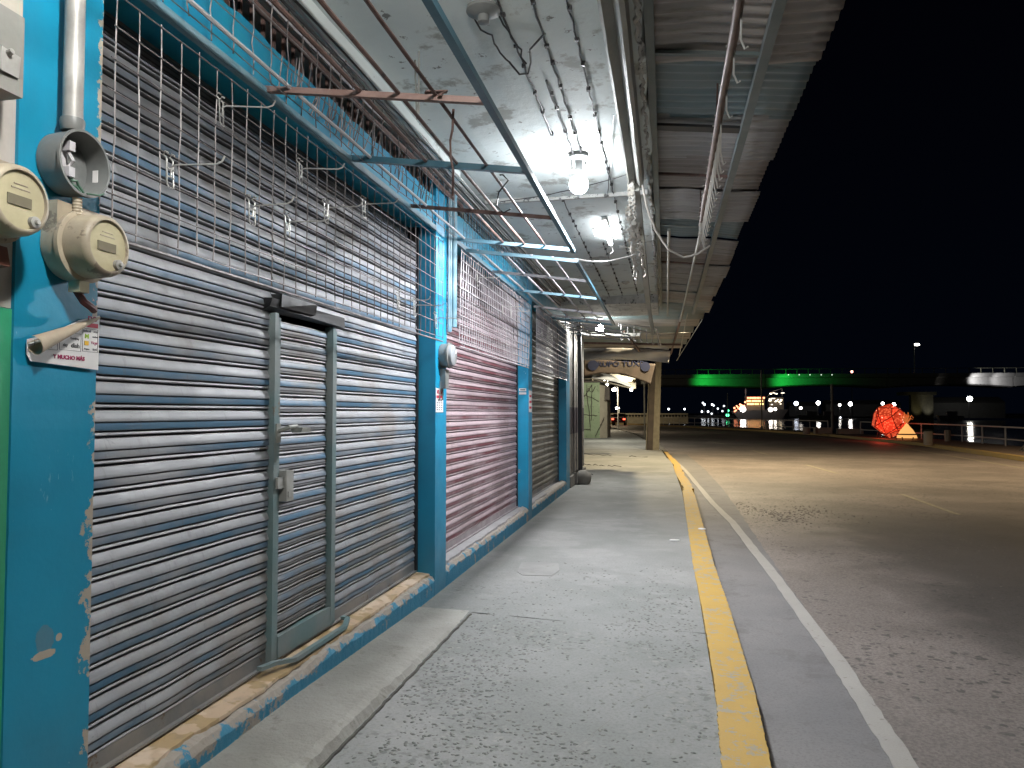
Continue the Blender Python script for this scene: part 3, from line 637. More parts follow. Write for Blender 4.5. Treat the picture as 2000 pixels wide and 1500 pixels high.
rack('hanging_rack', 'pale blue tube rack reaching out over the pink and grey shutters', 6.75, 11.9, [(6.77, M_blutube, .032), (7.85, M_paletube, .028), (9.1, M_blutube, .03), (10.6, M_paletube, .03), (11.5, M_paletube, .03), (11.88, M_blutube, .036)],
     [(-1.74, M_paletube, .011), (-1.50, M_paletube, .011), (-1.22, M_paletube, .011), (-1.02, M_paletube, .010)], -.80, M_teal, (-1.86, 6.77, 3.05))
mb = MB(); mb.tube([(-1.77, y, 3.04) for y in (11.9, 14.2)], .012, 7); mb.tube([(-1.4, y, 2.98) for y in (12, 14.6)], .011, 7); mb.tube([(-1.1, y, 2.95) for y in (12, 14.6)], .011, 7)
for i in range(6): y = 12.3 + i * .4; mb.tube(wob((-1.8, y, 3.06), (-.8 + random.uniform(-.2, .2), y + .1, 2.9), 6, .02), .014, 6)
tag(obj('pipe_rack', mb, M_paletube), 'cluttered pale pipes beyond the tube rack near the last blue pillar', 'pipe rack')
# hanging bits on the racks
for pts, r, m, n_, l, c in (
    ([(-.97, 3.30, 2.93), (-.98, 3.32, 2.84), (-1.0, 3.35, 2.80), (-1.0, 3.36, 2.72), (-.99, 3.37, 2.66), (-.995, 3.38, 2.54)], .006, M_rust, 'hanging_wire', 'twisted brown wire dangling from the rusty cross tube', 'wire'),
    ([(-.98, 4.35, 2.95), (-.97, 4.38, 2.96), (-.94, 4.40, 2.93), (-1.0, 4.40, 2.86), (-1.02, 4.42, 2.78), (-.98, 4.44, 2.74), (-.93, 4.43, 2.76)], .005, M_cable_b, 'hanging_hook', 'black s-shaped wire hook hanging from the rack rods', 'hook'),
    ([(-1.35, 3.9, 3.54), (-1.35, 3.9, 3.2), (-1.36, 3.9, 3.15), (-1.38, 3.92, 3.5)], .006, M_chan, 'wire_hanger', 'grey wire loop hanging from the ceiling near the wall', 'wire')):
    mb = MB(); mb.tube(pts, r, 6); tag(obj(n_, mb, m), l, c)
mb = MB(); mb.sq((-1.06, 3.15, 2.955), (-.97, 3.20, 2.97), .03, .006); mb.sq((-.99, 3.14, 2.93), (-.98, 3.20, 2.975), .02, .006); tag(obj('tube_clamp', mb, M_rust), 'small rusty clamp on the brown cross tube', 'clamp')

# ================================================================== METERS ON THE FIRST PILLAR
def ring(c, r, x0, x1, mat, name, par, n=40, lip=.006):
    mb = MB(); mb.lathe([(r, x0), (r, x1 - .01), (r + lip, x1 - .006), (r + lip, x1)], (0, c[1], c[2]), 'x', n); return obj(name, mb, mat, par)
def meter(y, z, label, xf=-1.70, g='round electricity meters on the first blue pillar'):
    t = thing('electricity_meter', label, 'meter', (-1.86, y, z), g)
    mb = MB(); mb.lathe([(.104, -1.855), (.108, -1.82), (.108, -1.802), (.113, -1.80), (.113, -1.786), (.104, -1.782)], (0, y, z), 'x', 44); mb.box(-1.858, -1.80, y - .10, y + .07, z - .02, z + .125); obj('meter_socket', mb, M_meter, t)
    mb = MB(); mb.lathe([(.100, -1.79), (.097, xf - .02), (.093, xf - .006), (.084, xf), (.080, xf), (.078, xf - .010)], (0, y, z), 'x', 44, True, False); obj('meter_body', mb, M_meter, t)
    mb = MB(); mb.lathe([(.0795, xf - .0115), (.0795, xf - .008)], (0, y, z), 'x', 44); f = obj('meter_face', mb, M_meter_f, t)
    mb = MB(); mb.box(xf - .010, xf - .005, y - .042, y + .034, z - .018, z + .010); obj('meter_display', mb, M_lcd, f)
    mb = MB(); mb.lathe([(.016, xf - .008), (.016, xf + .004), (.008, xf + .006), (.006, xf + .014)], (0, y + .040, z - .052), 'x', 16); obj('meter_seal', mb, M_galv, f)
    mb = MB(); mb.box(xf - .0095, xf - .0065, y - .03, y + .03, z + .028, z + .031); obj('face_print', mb, M_meter, f); mb = MB(); mb.box(xf - .0095, xf - .0065, y - .022, y + .022, z + .040, z + .0425); obj('face_print', mb, M_meter, f)
    return t
m1 = meter(1.985, 2.02, 'beige round electricity meter on the blue pillar, lower right of the cluster')
mb = MB(); mb.box(-1.82, -1.78, 1.955, 1.995, 1.875, 1.91); obj('seal_tab', mb, M_meter_f, m1)
mb = MB(); mb.tube([(-1.81, 1.975, 1.885), (-1.80, 1.995, 1.85), (-1.80, 2.03, 1.835), (-1.81, 2.05, 1.83)], .012, 8); obj('red_cable', mb, weather('red_brown', (.16, .04, .03), (.1, .03, .03), 8, .5), m1)
m2 = meter(1.665, 2.075, 'beige round electricity meter cut off by the left edge of the picture')
t = thing('open_meter_socket', 'grey empty meter socket with open front and loose wires under the metal pipe', 'meter socket', (-1.86, 1.92, 2.25))
yc, zc = 1.955, 2.275
mb = MB(); mb.lathe([(.096, -1.855), (.099, -1.82), (.099, -1.778), (.104, -1.774), (.104, -1.766), (.096, -1.766), (.094, -1.78), (.092, -1.845), (.001, -1.845)], (0, yc, zc), 'x', 48, True, False); obj('socket_can', mb, M_meter_g, t)
mb = MB(); mb.box(-1.845, -1.815, yc - .05, yc - .02, zc - .07, zc + .07); mb.box(-1.815, -1.785, yc - .045, yc - .022, zc + .03, zc + .06); mb.box(-1.815, -1.785, yc - .045, yc - .022, zc - .05, zc - .02); mb.tube([(-1.80, yc - .035, zc + .03), (-1.785, yc - .03, zc + .0), (-1.80, yc - .035, zc - .02)], .006, 6)
obj('terminal', mb, M_paletube, t)
mb = MB(); mb.tube(wob((-1.80, yc - .035, zc - .05), (-1.79, yc + .01, zc - .085), 6, .006), .004, 6); mb.tube(wob((-1.81, yc - .02, zc - .03), (-1.80, yc + .03, zc - .082), 6, .006), .004, 6); mb.tube([(-1.76, yc - .0, zc - .095), (-1.75, yc + .04, zc - .09), (-1.76, yc + .07, zc - .075)], .003, 6); obj('loose_wire', mb, plain('green_wire', (.05, .12, .08)), t)
mb = MB(); mb.box(-1.82, -1.80, yc + .088, yc + .0895, zc - .03, zc + .01); obj('socket_label', mb, M_paper, t)
mb = MB(); mb.tube([(-1.80, 1.935, 2.40), (-1.80, 1.935, 3.5)], .029, 20); p_ = obj('riser_pipe', mb, M_galv); tag(p_, 'thick galvanised pipe rising from the empty meter socket', 'pipe')
mb = MB(); mb.lathe([(.031, 2.372), (.034, 2.38), (.036, 2.40), (.034, 2.41)], (-1.80, 1.935, 0), 'z', 20); obj('hub', mb, M_meter_g, t)
t = thing('meter_box', 'grey metal box with a small latch at the top left of the picture', 'box', (-1.86, 1.6, 2.3), None)
mb = MB(); mb.box(-1.86, -1.745, 1.25, 1.700, 2.372, 2.60); obj('box_body', mb, weather('box_grey', (.22, .22, .205), (.28, .27, .25), 3, .5), t)
mb = MB(); mb.box(-1.86, -1.75, 1.25, 1.698, 2.603, 3.2); obj('cover', mb, weather('box_cream', (.40, .37, .32), (.46, .42, .36), 4, .5), t)
mb = MB(); mb.box(-1.744, -1.735, 1.62, 1.68, 2.42, 2.48, j=.004); mb.tube([(-1.744, 1.64, 2.47), (-1.72, 1.64, 2.475)], .008, 8); obj('latch', mb, M_galv, t)
for y, l in ((1.60, 'orange corrugated conduit below the grey box, left one'), (1.635, 'orange corrugated conduit below the grey box, right one')):
    mb = MB(); mb.lathe([(.016 + .002 * (i % 2), 2.17 + i * .004) for i in range(50)], (-1.79, y, 0), 'z', 14); tag(obj('corrugated_conduit', mb, M_orange), l, 'conduit', 'orange corrugated conduits below the grey box')
mb = MB(); mb.lathe([(.013 + .002 * (i % 2), i * .005) for i in range(16)], (-1.79, 1.95, 2.09), 'z', 12); tag(obj('corrugated_conduit', mb, M_meter), 'short beige corrugated conduit between the two meters', 'conduit')
mb = MB(); mb.tube([(-1.80, 1.57, 1.95), (-1.79, 1.565, 1.86), (-1.78, 1.54, 1.80), (-1.78, 1.45, 1.76)], .022, 8); mb.box(-1.86, -1.78, 1.60, 1.70, 1.90, 1.96, j=.006); tag(obj('conduit_elbow', mb, weather('terracotta', (.22, .08, .05), (.15, .06, .05), 6, .7)), 'brown conduit elbow under the left meter by the green wall', 'conduit')
# meter on second pillar
t = thing('electricity_meter', 'grey round electricity meter on the second blue pillar below the vertical pipe', 'meter', (-1.86, 6.0, 1.98))
mb = MB(); mb.lathe([(.100, -1.858), (.104, -1.80), (.110, -1.795), (.110, -1.782), (.094, -1.778)], (0, 6.0, 1.98), 'x', 36); obj('meter_socket', mb, M_meter_g, t)
mb = MB(); mb.lathe([(.092, -1.779), (.088, -1.755), (.078, -1.748)], (0, 6.0, 1.98), 'x', 36); obj('meter_glass', mb, plain('meter_glass', (.34, .36, .38), .15), t)
mb = MB(); mb.box(-1.858, -1.81, 5.95, 6.05, 1.70, 1.86, j=.004); mb.tube([(-1.84, 5.9, 1.76), (-1.845, 5.9, 1.60)], .006, 6); mb.tube([(-1.84, 5.97, 1.74), (-1.845, 5.98, 1.60)], .006, 6); obj('junction_box', mb, M_meter_g, t)

# ---- printed notices
t = thing('peeling_poster', 'white printed sticker with its top curling off the first blue pillar', 'poster', (-1.856, 1.97, 1.72))
mb = MB(); X = -1.848
pts = [(1.836, 1.672), (1.85, 1.652), (2.118, 1.640), (2.119, 1.822), (2.03, 1.795), (1.92, 1.742), (1.836, 1.715)]
mb.add([(X + (.0 if i else 0), *p) for i, p in enumerate(pts)] + [(X - .0012, *p) for p in pts], [tuple(range(7)), tuple(range(13, 6, -1))] + [(i, i + 7, (i + 1) % 7 + 7, (i + 1) % 7) for i in range(7)]); obj('sticker_sheet', mb, M_paper, t)
mb = MB(); n = 24; vs = []; fs = []
for i in range(n + 1):
    f = i / n; c = Vector((X + .022 * (1 - f) + .004, 1.838 + .278 * f, 1.697 + .118 * f)); r = .024 * (1 - f) + .003
    for k in range(14):
        a = R(-200 + 300 * k / 13); vs.append(c + Vector((math.cos(a) * r, -math.sin(a) * r * .35, math.sin(a) * r)))
for i in range(n):
    for k in range(13): fs.append((i * 14 + k, (i + 1) * 14 + k, (i + 1) * 14 + k + 1, i * 14 + k + 1))
mb.add(vs, fs, True); obj('curled_back', mb, M_beige, t)
XT = X + .0009
def ptx(s, y, z, size, m, sx=1., b=0.): return text('printed_text', s, size, (XT, y, z), WALLROT, m, t, .0004, sx, b)
ptx('DO', 2.088, 1.806, .022, M_maroon, 1.2, .0008)
mb = MB(); mb.box(X, X + .0014, 2.055, 2.112, 1.778, 1.792); obj('red_bar', mb, M_red, t)
ptx('telcel', 2.066, 1.765, .012, M_navy, 1.2); ptx('AT&T', 2.103, 1.764, .008, M_ink); ptx('M', 2.065, 1.747, .018, M_lime, 1.2, .0012); ptx('unefon', 2.100, 1.748, .008, M_ink)
mb = MB(); mb.box(X, X + .0014, 2.056, 2.073, 1.718, 1.732); obj('yellow_square', mb, M_yel, t)
ptx('Virgin', 2.098, 1.728, .014, M_maroon, .9); ptx('izzi', 2.1, 1.707, .012, M_ink, 1.2); ptx('Pegaso', 2.066, 1.706, .008, M_ink)
ptx('dish', 2.018, 1.712, .020, M_blk, 1.1, .0003); ptx('sky', 1.978, 1.712, .015, M_ink); ptx('Megacable', 1.905, 1.700, .009, M_ink, 1.1); ptx('Totalplay', 2.015, 1.735, .010, M_ink); 
ptx('Y MUCHO MÁS', 1.995, 1.672, .0175, M_maroon, 1.05, .0007)
mb = MB()
for y0, y1, z0, z1 in ((2.048, 2.113, 1.697, 1.773), (1.955, 2.042, 1.695, 1.752), (1.862, 1.948, 1.692, 1.718)):
    for a, b, c, d in ((y0, y1, z0, z0 + .001), (y0, y1, z1 - .001, z1), (y0, y0 + .001, z0 + .001, z1 - .001), (y1 - .001, y1, z0 + .001, z1 - .001)): mb.box(X, X + .0007, a, b, c, d)
obj('printed_frame', mb, M_ink, t)
t = thing('notice', 'small white notice with red heading on the second blue pillar below its meter', 'notice', (-1.86, 5.95, 1.6)); X2 = -1.8575
mb = MB(); mb.box(-1.8595, X2, 5.835, 6.04, 1.50, 1.70); obj('notice_sheet', mb, M_paper, t)
text('printed_text', 'RECARGAS', .040, (X2 + .001, 5.94, 1.668), WALLROT, M_red, t, .0004, .8, .001)
mb = MB(); mb.box(X2, X2 + .0012, 5.85, 6.025, 1.617, 1.640); obj('red_bar', mb, M_red, t)
text('printed_text', 'TIEMPO AIRE', .026, (X2 + .001, 5.94, 1.600), WALLROT, M_ink, t, .0004, .8, .0003)
mb = MB()
for z in (1.575, 1.555, 1.535, 1.517):
    for y in (5.86, 5.92, 5.98): mb.box(X2, X2 + .001, y, y + random.uniform(.02, .04), z, z + .007)
obj('printed_lines', mb, M_ink, t)
t = thing('notice', 'tiny white label with two printed lines facing the street end of the third blue pillar', 'notice', (-1.93, 10.03, 1.75))
mb = MB(); mb.box(-1.99, -1.89, 10.033, 10.038, 1.79, 1.83); mb.box(-1.99, -1.89, 10.033, 10.038, 1.745, 1.775); obj('label_sheet', mb, M_paper, t)
mb = MB(); mb.box(-1.975, -1.905, 10.0315, 10.033, 1.803, 1.817); obj('printed_lines', mb, M_ink, t)
t = thing('notice', 'white and pink notice on the street side of the third blue pillar', 'notice', (-1.86, 10.18, 1.65))
mb = MB(); mb.box(-1.8595, -1.857, 10.08, 10.28, 1.5, 1.8); obj('notice_sheet', mb, M_paper, t)
mb = MB(); [mb.box(-1.857, -1.8555, 10.10, 10.26, z, z + .03) for z in (1.55, 1.63, 1.71)]; obj('printed_lines', mb, M_red, t)

# ================================================================== LAMPS UNDER THE CANOPY
E_bulb = emit('lamp_glow', (.94, .97, 1.), 225 * LAMP)
def bulb_lamp(x, y, z, r, label, mat, down=345, color=(.95, .97, 1.)):
    t = thing('bulb_lamp', label, 'lamp', (x, y, 3.54), 'bulb lamps')
    mb = MB(); mb.lathe([(.075, 3.545), (.078, 3.515), (.05, 3.495), (.03, 3.49)], (x, y, 0), 'z', 24); mb.lathe([(.028, z + r * .85), (.030, 3.5)], (x, y, 0), 'z', 16); mb.tube([(x - .12, y - .02, 3.54), (x - .06, y, 3.50), (x - .05, y, 3.42), (x - .02, y, 3.43)], .008, 6); obj('lamp_socket', mb, M_meter_g, t)
    mb = MB(); mb.ball((x, y, z), r, 20); obj('bulb', mb, mat, t)
    L = bpy.data.lights.new('bulb_light', 'SPOT'); L.energy = down * LAMP; L.color = color; L.spot_size = R(172); L.spot_blend = .35; L.shadow_soft_size = .05
    lo = bpy.data.objects.new('bulb_light', L); COL.objects.link(lo); lo.parent = t; lo.location = Vector((x, y, z - r - .055)) - wl(t); return t   # led globe: most of its light leaves downward
bulb_lamp(-.66, 5.76, 3.30, .075, 'lit round white bulb under the concrete canopy above the pavement', E_bulb)
bulb_lamp(-.50, 1.15, 3.30, .075, 'lit round white bulb under the canopy just above the photographer', emit('lamp_glow_warm', (1., .98, .93), 860 * LAMP), 40, (1, .97, .93))
bulb_lamp(-1.38, 15.9, 3.30, .085, 'lit far white bulb by the end of the concrete canopy', emit('lamp_glow_far', (1., .98, .90), 260 * LAMP), 300, (1, .98, .92))
t = thing('tube_lamp', 'lit short white tube lamp fixed to the canopy beyond the round bulb', 'lamp', (-.62, 8.2, 3.53))
mb = MB(); mb.box(-.645, -.595, 7.72, 8.72, 3.52, 3.548); obj('lamp_housing', mb, M_whitepeel, t)
mb = MB(); mb.lathe([(.024, 7.75), (.024, 8.68)], (-.62, 0, 3.487), 'y', 16); obj('lamp_tube', mb, emit('tube_glow', (.94, .97, 1.), 26 * LAMP), t)
mb = MB(); mb.tube([(-.62, 7.8, 3.52), (-.72, 7.75, 3.44), (-.76, 7.85, 3.47), (-.74, 8.0, 3.42), (-.66, 8.05, 3.48)], .004, 6); mb.tube([(-.62, 8.7, 3.5), (-.6, 8.8, 3.42), (-.64, 8.85, 3.40)], .004, 6); obj('lamp_lead', mb, M_cable_w, t)
L = bpy.data.lights.new('tube_light', 'AREA'); L.shape = 'RECTANGLE'; L.size = .05; L.size_y = .9; L.energy = 110 * LAMP; L.color = (.97, .97, 1.)
lo = bpy.data.objects.new('tube_light', L); COL.objects.link(lo); lo.parent = t; lo.location = Vector((-.62, 8.2, 3.455)) - wl(t)
t = thing('empty_lamp_holder', 'round empty lamp holder with dangling leads on the stained ceiling', 'lamp holder', (-.89, 3.56, 3.54))
mb = MB(); mb.lathe([(.085, 3.548), (.088, 3.53), (.055, 3.515), (.028, 3.51), (.030, 3.475), (.022, 3.472)], (-.89, 3.56, 0), 'z', 28); obj('holder', mb, M_meter_g, t)
mb = MB(); mb.tube(wob((-.95, 3.58, 3.53), (-.86, 4.05, 3.50), 9, .012), .005, 6); mb.tube(wob((-.82, 3.62, 3.53), (-.76, 4.05, 3.48), 7, .012), .005, 6); mb.tube([(-.86, 4.05, 3.50), (-.82, 4.15, 3.47), (-.77, 4.16, 3.475), (-.74, 4.08, 3.50), (-.72, 3.95, 3.51), (-.62, 3.85, 3.54)], .006, 6); obj('lead', mb, M_cable_b, t)
CB = 'cables strung along the canopy ceiling'
for i, (x, y0, y1, r, l) in enumerate(((-.80, .5, 5.55, .006, 'black cable clipped along the ceiling, left one ending at the round bulb'), (-.70, 4.4, 5.7, .007, 'grey cable on the ceiling running into the round bulb fitting'), (-.63, .5, 6.0, .006, 'black cable clipped along the ceiling passing just right of the bulb'),
                          (-.46, .5, 13, .005, 'thin black cable along the ceiling nearest the steel channel'), (-.95, 6.95, 13, .005, 'thin dark cable along the far ceiling left of the tube lamp'), (-.72, 8.8, 13, .004, 'thin dark cable along the far ceiling beyond the tube lamp'))):
    mb = MB(); n = int((y1 - y0) / .09); mb.tube([(x + random.uniform(-.006, .006), y0 + (y1 - y0) * k / n, 3.536 + random.uniform(-.008, .004)) for k in range(n + 1)], r, 6)
    for k in range(int((y1 - y0) / .33)): y = y0 + k * .33 + random.uniform(0, .2); mb.box(x - .012, x + .012, y, y + .02, 3.525, 3.55, j=.003)
    tag(obj('ceiling_cable', mb, M_cable_b), l, 'cable', CB)
for a, b, s, l in (((-.33, 5.0, 3.53), (-.52, 6.9, 3.52), .0, 'thin straight dark rod hanging beside the round bulb'), ((-.30, 6.2, 3.50), (-1.5, 6.7, 3.48), .03, 'thin wire strung across the ceiling from the steel channel to the wall'), ((-.83, 6.9, 2.95), (-.28, 7.6, 3.12), .05, 'white cord sagging from the rack corner to the ragged cloth')):
    mb = MB(); mb.tube(wob(a, b, 12, .003, s), .004 if s < .04 else .008, 6); tag(obj('ceiling_wire', mb, M_cable_w if s > .04 else M_cable_b), l, 'wire')
mb = MB()
for y, x in ((10.2, -1.02), (9.1, -.5), (11.6, -.6)): mb.lathe([(.06, 3.545), (.062, 3.525), (.02, 3.51)], (x, y, 0), 'z', 16)
tag(obj('ceiling_fittings', mb, M_whitepeel), 'small round empty fittings on the far ceiling', 'fitting')

# steel channel, cloth, ropes
t = thing('steel_channel', 'long greenish steel channel hung under the canopy edge, its far end dropping', 'channel', (-.24, 3, 3.5))
mb = MB(); pr = [(-.285, 3.545), (-.30, 3.43), (-.285, 3.425), (-.27, 3.44), (-.235, 3.47), (-.215, 3.43), (-.20, 3.42), (-.175, 3.43), (-.165, 3.545)]
mb.prof(pr, -1, 6.35, seg=30, wob=.002); obj('channel_profile', mb, M_chan, t)
mb = MB(); mb.sq((-.24, 6.3, 3.42), (-.23, 10.5, 3.05), .07); mb.sq((-.23, 10.45, 3.06), (-.19, 12.0, 2.75), .05); obj('dropping_bar', mb, M_chan, t)
def rag(name, a, b, r, label, n=26):
    mb = MB(); a, b = Vector(a), Vector(b)
    for s in range(9):
        pts = []; o = Vector([random.uniform(-r, r) for _ in range(3)])
        e = random.uniform(.55, 1.)
        for k in range(n): f = k / n * e; pts.append(a.lerp(b, f) + o * (.4 + f) + Vector([random.uniform(-r, r) * .35 for _ in range(3)]))
        mb.tube(pts, r * .55, 6, r2=r * .12, flat=.5)
    return tag(obj(name, mb, M_rag), label, 'cloth')
rag('ragged_cloth', (-.27, 6.2, 3.46), (-.27, 6.7, 3.20), .035, 'knot of frayed white cloth tied at the end of the steel channel')
rag('ragged_cloth', (-.29, 6.9, 3.40), (-.29, 8.3, 2.96), .06, 'long torn white cloth strip hanging down along the dropping bar')
mb = MB(); rp = [ony(*q) for q in ((1252, 345, 6.25), (1262, 400, 6.4), (1280, 450, 6.55), (1305, 487, 6.7), (1335, 503, 6.85), (1362, 497, 6.95), (1386, 480, 7.05))]; mb.tube([p for a, b in zip(rp, rp[1:]) for p in wob(a, b, 4, .003)[:-1]] + [rp[-1]], .010, 7); tag(obj('rope', mb, M_rope), 'grey twisted rope looping from the cloth knot to the hooked rail', 'rope')

# ================================================================== CORRUGATED AWNING
def awz(x): return 3.66 - (x + .2) * .10
A = thing('corrugated_awning', 'long rusty corrugated metal awning jutting over the road edge', 'awning', (0, 0, 3.6))
y = -1.5; k = 0
while y < 15.6:
    w_ = random.uniform(.75, 1.0); off = random.uniform(-.03, .03) + (.0 if y < 9 else .0); z_ = random.choice((0, .012, .03)); x1 = .88 + off
    if y > 13.9: w_ = 15.75 - y
    mb = MB(); n = int(w_ / .0125); vs = []; fs = []; tilt = random.uniform(-.012, .012)
    for i in range(n + 1):
        yy_ = y + (w_ + .06) * i / n; h = .010 * math.sin(2 * math.pi * yy_ / .11)
        for q in range(13): x = -.3 + (x1 + .3) * q / 12; vs.append((x, yy_ + (random.uniform(-.004, .004) if q == 12 else 0), awz(x) + h + z_ + tilt * math.sin(q * .9)))
    for i in range(n):
        for q in range(12): fs.append((i * 13 + q, i * 13 + q + 1, (i + 1) * 13 + q + 1, (i + 1) * 13 + q))
    mb.add(vs, fs, True); o = obj('roof_sheet', mb, M_awn[(0, 3, 1, 0, 2, 0, 3, 1, 0, 3, 0, 1, 0, 3, 0, 2, 0, 3)[k % 18]], A)
    so = o.modifiers.new('t', 'SOLIDIFY'); so.thickness = .0015
    y += w_; k += 1
mb = MB(); mb.sq((.57, -1.5, awz(.57) - .045), (.57, 15.6, awz(.57) - .045), .055, .05); obj('purlin', mb, M_purlin, A)
mb = MB(); mb.sq((-.07, -1.5, awz(-.07) - .05), (-.07, 15.2, awz(-.07) - .05), .05, .06); obj('purlin', mb, M_purlin, A)
for y, m in ((2.9, M_rust), (4.35, M_purlin), (5.5, M_blacktar), (6.6, M_rust), (8.4, M_purlin), (10.5, M_rust), (13, M_purlin)):
    mb = MB(); mb.sq((-.12, y, awz(-.1) - .025), (.57, y + .02, awz(.57) - .03), .035 if m is not M_blacktar else .10, .02); obj('brace', mb, m, A)
# hooked rail hanging below the awning
t = thing('hooked_rail', 'brown pipe rail bristling with wire hooks hung beneath the corrugated awning', 'rail', (.32, 3, 3.3))
mb = MB(); mb.tube(wob((.31, -1, 3.33), (.34, 7.2, 3.28), 20, .003), .019, 10); mb.tube(wob((.33, -1, 3.36), (.36, 7.2, 3.31), 20, .003), .012, 8); obj('rail_pipe', mb, weather('brown_pipe', (.30, .23, .21), (.20, .15, .14), 8, .5, .3), t)
k = 0; y = 1.2
while y < 7.2:
    d = .42 if y < 4.4 else .16; s = .16 if y < 4.4 else .30
    mb = MB(); mb.tube([(.31, y, 3.34), (.345, y, 3.345), (.35, y, 3.30), (.35, y + s * .25, 3.30 - s * .55), (.37, y + s * .35, 3.30 - s * .80), (.385, y + s * .35, 3.30 - s * .74)], .0055, 6); obj('wire_hook', mb, M_rope if y > 4.4 else M_hook, t); y += d * random.uniform(.8, 1.2)
for y in (2.2, 4.8, 7.1): mb = MB(); mb.tube([(.33, y, 3.35), (.34, y, awz(.34) - .01)], .006, 6); obj('hanger', mb, M_rust, t)
rag('ragged_cloth', (.34, 7.0, 3.24), (.35, 7.3, 3.08), .025, 'small knotted rag at the far end of the hooked rail', 12)
mb = MB(); mb.tube([(.36, 7.2, 3.3), (.30, 15.2, 3.33)], .014, 8); mb.tube([(.05, 8, 3.45), (.05, 15, 3.42)], .018, 8); tag(obj('awning_pipe', mb, M_chan), 'thin grey pipes running on below the far part of the corrugated awning', 'pipe')

# ================================================================== NEIGHBOUR SHOP AND BEYOND
NB = thing('neighbour_shop', 'grey neighbouring shopfront beyond the last blue pillar with dark lower boards', 'building', (-1.9, 16, 0))
mb = MB(); mb.box(-2.9, -1.95, 14.52, 17.2, -.02, 3.9); obj('wall', mb, M_dark, NB)
for z0, z1, m in ((.25, 1.05, M_nshut), (1.053, 1.60, M_ndark), (1.603, 3.3, M_nshut)):
    mb = MB(); yy_ = 14.55
    while yy_ < 17.0: mb.box(-1.95, -1.90 + .012 * (int(yy_ * 10) % 2), yy_, yy_ + .395, z0, z1); mb.box(-1.95, -1.875, yy_ + .397, yy_ + .447, z0, z1); yy_ += .45
    obj('front_panel', mb, m, NB)
mb = MB(); mb.box(-1.94, -1.84, 14.55, 17.3, 0, .22, j=.01); obj('plinth', mb, M_conc_d, NB)
t = thing('canopy_post', 'dark steel post standing in a rough concrete lump past the last blue pillar', 'post', (-1.74, 15.3, 0))
mb = MB(); mb.sq((-1.76, 15.5, .2), (-1.78, 15.5, 3.5), .085); obj('post_shaft', mb, M_blacktar, t)
mb = MB(); mb.ball((-1.72, 15.45, .13), .20, 12, (1.0, 1, .85)); mb.box(-1.93, -1.80, 15.2, 15.6, .02, .24, j=.02); o = obj('concrete_footing', mb, M_conc_d, t)
for v in o.data.vertices: v.co += Vector([random.uniform(-.02, .02) for _ in range(3)])
# corrugated roof falling away beyond the slab, with hanging bits
A2 = thing('corrugated_roof', 'grey corrugated roof sloping down beyond the concrete canopy', 'awning', (-1, 18, 3.4))
y = 14.7
while y < 20.9:
    w_ = .9; mb = MB(); n = 60; vs = []; fs = []; z_ = random.uniform(0, .03); xe = .88 - (y - 14.7) * .075 + random.uniform(-.04, .03)
    for i in range(n + 1):
        yy_ = y + (w_ + .04) * i / n
        for q in range(9): x = -2.4 + (xe + 2.4) * q / 8; vs.append((x, yy_, 3.62 - (yy_ - 14.7) * .055 + .012 * math.sin(2 * math.pi * yy_ / .15) + z_ - .02 * x))
    for i in range(n):
        for q in range(8): fs.append((i * 9 + q, i * 9 + q + 1, (i + 1) * 9 + q + 1, (i + 1) * 9 + q))
    mb.add(vs, fs, True); o = obj('roof_sheet', mb, random.choice(M_awn), A2); so = o.modifiers.new('t', 'SOLIDIFY'); so.thickness = .0015; y += w_
mb = MB(); mb.sq((-2.3, 16.6, 3.28), (-.55, 16.6, 3.22), .10, .07); obj('white_beam', mb, M_whitepeel, A2)
mb = MB(); mb.sq((-2.3, 18.8, 3.28), (.4, 18.8, 3.18), .06, .05); mb.sq((-.9, 16.6, 3.3), (-.7, 20.8, 3.2), .05); mb.sq((.35, 14.8, 3.5), (.15, 20.9, 3.12), .04); obj('roof_rail', mb, M_rust, A2)
mb = MB()
for i in range(7):
    x = -.95 + i * .13; y = 16.3 + i * .25; mb.tube([(x, y, 3.42), (x + .01, y, 3.15 - random.uniform(0, .12)), (x + .05, y, 3.10)], .012, 6)
mb.tube([(-1.0, 16.3, 3.4), (-.1, 17.8, 3.32)], .016, 6); mb.tube([(-1.0, 16.3, 3.44), (-.2, 16.9, 3.40), (-.1, 18, 3.1)], .014, 6)
tag(obj('hanging_rack', mb, M_paletube), 'tangle of pale bent pipes hanging under the sloping roof', 'pipe rack')
mb = MB(); mb.tube([(.45, 15.3, 3.5), (.36, 20, 3.0)], .012, 6); mb.tube([(.75, 15.5, 3.4), (.3, 20.5, 2.9)], .009, 6); tag(obj('stay_wire', mb, M_chan), 'thin stay wires at the outer corner of the sloping roof', 'wire')
